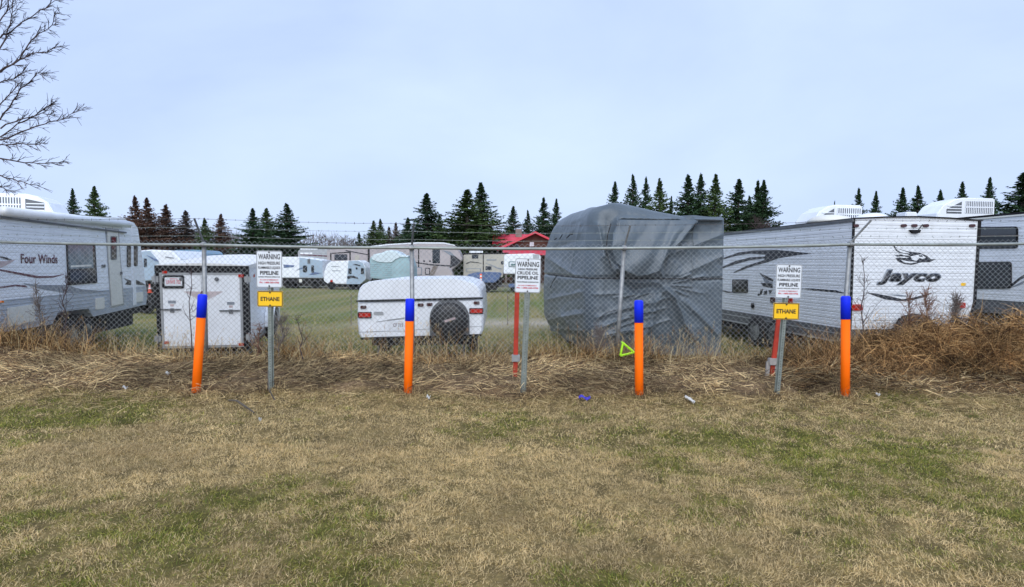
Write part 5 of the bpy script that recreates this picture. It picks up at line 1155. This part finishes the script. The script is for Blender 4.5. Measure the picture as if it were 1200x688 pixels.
# ---- bare saplings growing along the fence
def sapling(px_, py_, topx, topy, Yd, label, seed, tw=14, m='twig'):
    rg = random.Random(seed); b = P(px_, py_, Yd); b.z = hg(b.x, Yd); t = P(topx, topy, Yd)-b; root_ = MB()
    pts = [t*(k/6)+Vector((rg.uniform(-1, 1), rg.uniform(-1, 1), 0))*.03*(k > 0) for k in range(7)]; root_.tube(pts, [.011-.0012*k for k in range(7)], 5)
    for k in range(tw):
        s = rg.uniform(.2, .98); i = int(s*6); p = pts[i].lerp(pts[min(i+1, 6)], s*6-i); d = Vector((rg.uniform(-1, 1), rg.uniform(-.7, .7), rg.uniform(.2, 1.4))).normalized(); L_ = rg.uniform(.12, .4)*(1.15-s)
        q = [p, p+d*L_*.5, p+d*L_+Vector((0, 0, .04))]; root_.tube(q, [.005, .004, .0025], 3)
        for _ in range(3): st_ = q[rg.choice((1, 2))]; root_.tube([st_, st_+Vector((rg.uniform(-1, 1), rg.uniform(-1, 1), rg.uniform(-.2, 1))).normalized()*rg.uniform(.04, .12)], [.0032, .002], 3)
    o = root_.build('sapling', m, norm=False); o.location = b; tag(o, label, 'sapling', 'bare saplings along the fence')
sapling(76, 425, 77, 322, 9.15, 'bare sapling in front of the window of the left trailer', 1, 22)
sapling(52, 425, 42, 335, 9.2, 'pale twiggy bush in front of the left trailer storage door', 2, 60, 'bark_pale')
sapling(226, 430, 222, 318, 9.1, 'thin bare sapling rising before the cargo trailer doors', 3, 10)
sapling(356, 440, 349, 372, 8.9, 'short bare sapling right of the first warning sign', 4, 8)
sapling(1012, 420, 1010, 305, 9.1, 'thin bare sapling right of the rightmost marker post', 5, 18)
sapling(1090, 400, 1086, 338, 8.7, 'reddish twiggy bush below the trailer lettering', 6, 70, 'twig_red')
sapling(1062, 400, 1066, 345, 8.8, 'low twiggy bush left of the reddish one', 8, 50, 'twig_red')
sapling(1122, 400, 1122, 350, 8.8, 'pale twiggy bush at the lower right corner of the bird emblem trailer', 7, 130, 'bark_pale')
sapling(327, 440, 333, 372, 9.2, 'pale dry bush between the first warning sign and cargo trailer side', 9, 60, 'bark_pale')
sapling(300, 435, 304, 385, 9.2, 'dry twigs beside the cargo trailer corner', 10, 30, 'twig_red')
sapling(700, 430, 705, 385, 9.2, 'dry orange-brown twigs left of the leaning fence post', 11, 60, 'bark_pale')

# ---- litter
def on_lawn(px_, py_):
    lo, hi = 2.0, 12.0
    for _ in range(40):
        md = (lo+hi)/2; q = P(px_, py_, md)
        if q.z > hg(q.x, q.y): lo = md
        else: hi = md
    return P(px_, py_, lo)
def scrap(px_, py_, wx, wy, m, label, cat, name='paper_scrap', rot=0, th=.004):
    b = on_lawn(px_, py_); mb = MB(); n_ = 6; rg = random.Random(px_)
    vs = []; 
    for j in range(n_+1):
        for i in range(n_+1): vs.append(((i/n_-.5)*wx, (j/n_-.5)*wy, .025+rg.uniform(-1, 1)*.006+.02*math.sin(i*1.1)))
    mb.add(vs, [(j*(n_+1)+i, j*(n_+1)+i+1, (j+1)*(n_+1)+i+1, (j+1)*(n_+1)+i) for j in range(n_) for i in range(n_)])
    o = mb.build(name, m); sm = o.modifiers.new('s', 'SOLIDIFY'); sm.thickness = th; o.location = b+Vector((0, 0, .02)); o.rotation_euler = (R(20), 0, rot); tag(o, label, cat)
scrap(807.5, 472, .045, .12, 'paper', 'white paper strip lying right of the third marker post', 'litter', rot=R(40))
scrap(685, 470, .13, .05, 'scrap_blue', 'dark blue scrap at the edge of the lawn', 'litter', 'plastic_scrap')
scrap(197, 441, .05, .04, 'paper', 'crumpled white scrap left of the first marker post', 'litter')
scrap(147, 458, .05, .025, 'paper', 'small white scrap far left of the first marker post', 'litter')
scrap(502, 469, .04, .04, 'paper', 'tiny white scrap right of the second marker post', 'litter')
scrap(1028, 466, .04, .03, 'paper', 'tiny white scrap right of the rightmost marker post', 'litter')
scrap(305, 496, .02, .02, 'paper', 'tiny white scrap out on the mown lawn', 'litter')
a = on_lawn(268, 471); b_ = on_lawn(298, 486); st_ = MB().tube([(0, 0, .02), (b_-a)*.3+Vector((0, .02, .05)), (b_-a)*.7+Vector((0, 0, .04)), (b_-a)+Vector((0, 0, .02))], [.008, .012, .01, .006], 6).build('stick', 'stick'); st_.location = a; tag(st_, 'dark fallen stick on the lawn below the first warning sign', 'stick')
a = on_lawn(322, 470); st_ = MB().tube([(0, 0, .01), (-.12, .12, .12), (-.2, .3, .3)], [.008, .007, .004], 5).build('stick', 'stick'); st_.location = a; tag(st_, 'thin upright twig at the foot of the first warning sign', 'stick')
# lime triangle strap
ch = thing('lime_chock', 'lime green triangular chock by the foot of the grey cover', 'wheel chock', P(737, 419, 9.0))
q = [P(a_, b_, 9.0)-P(737, 419, 9.0) for a_, b_ in ((730, 402), (743, 413), (727, 417))]
for i in range(3): MB().tube([q[i], q[(i+1) % 3]], .018, 6).build('bar', 'lime', ch)
MB().tube([q[0]+Vector((0, .1, 0)), q[0]], .016, 6).build('bar', 'lime', ch)
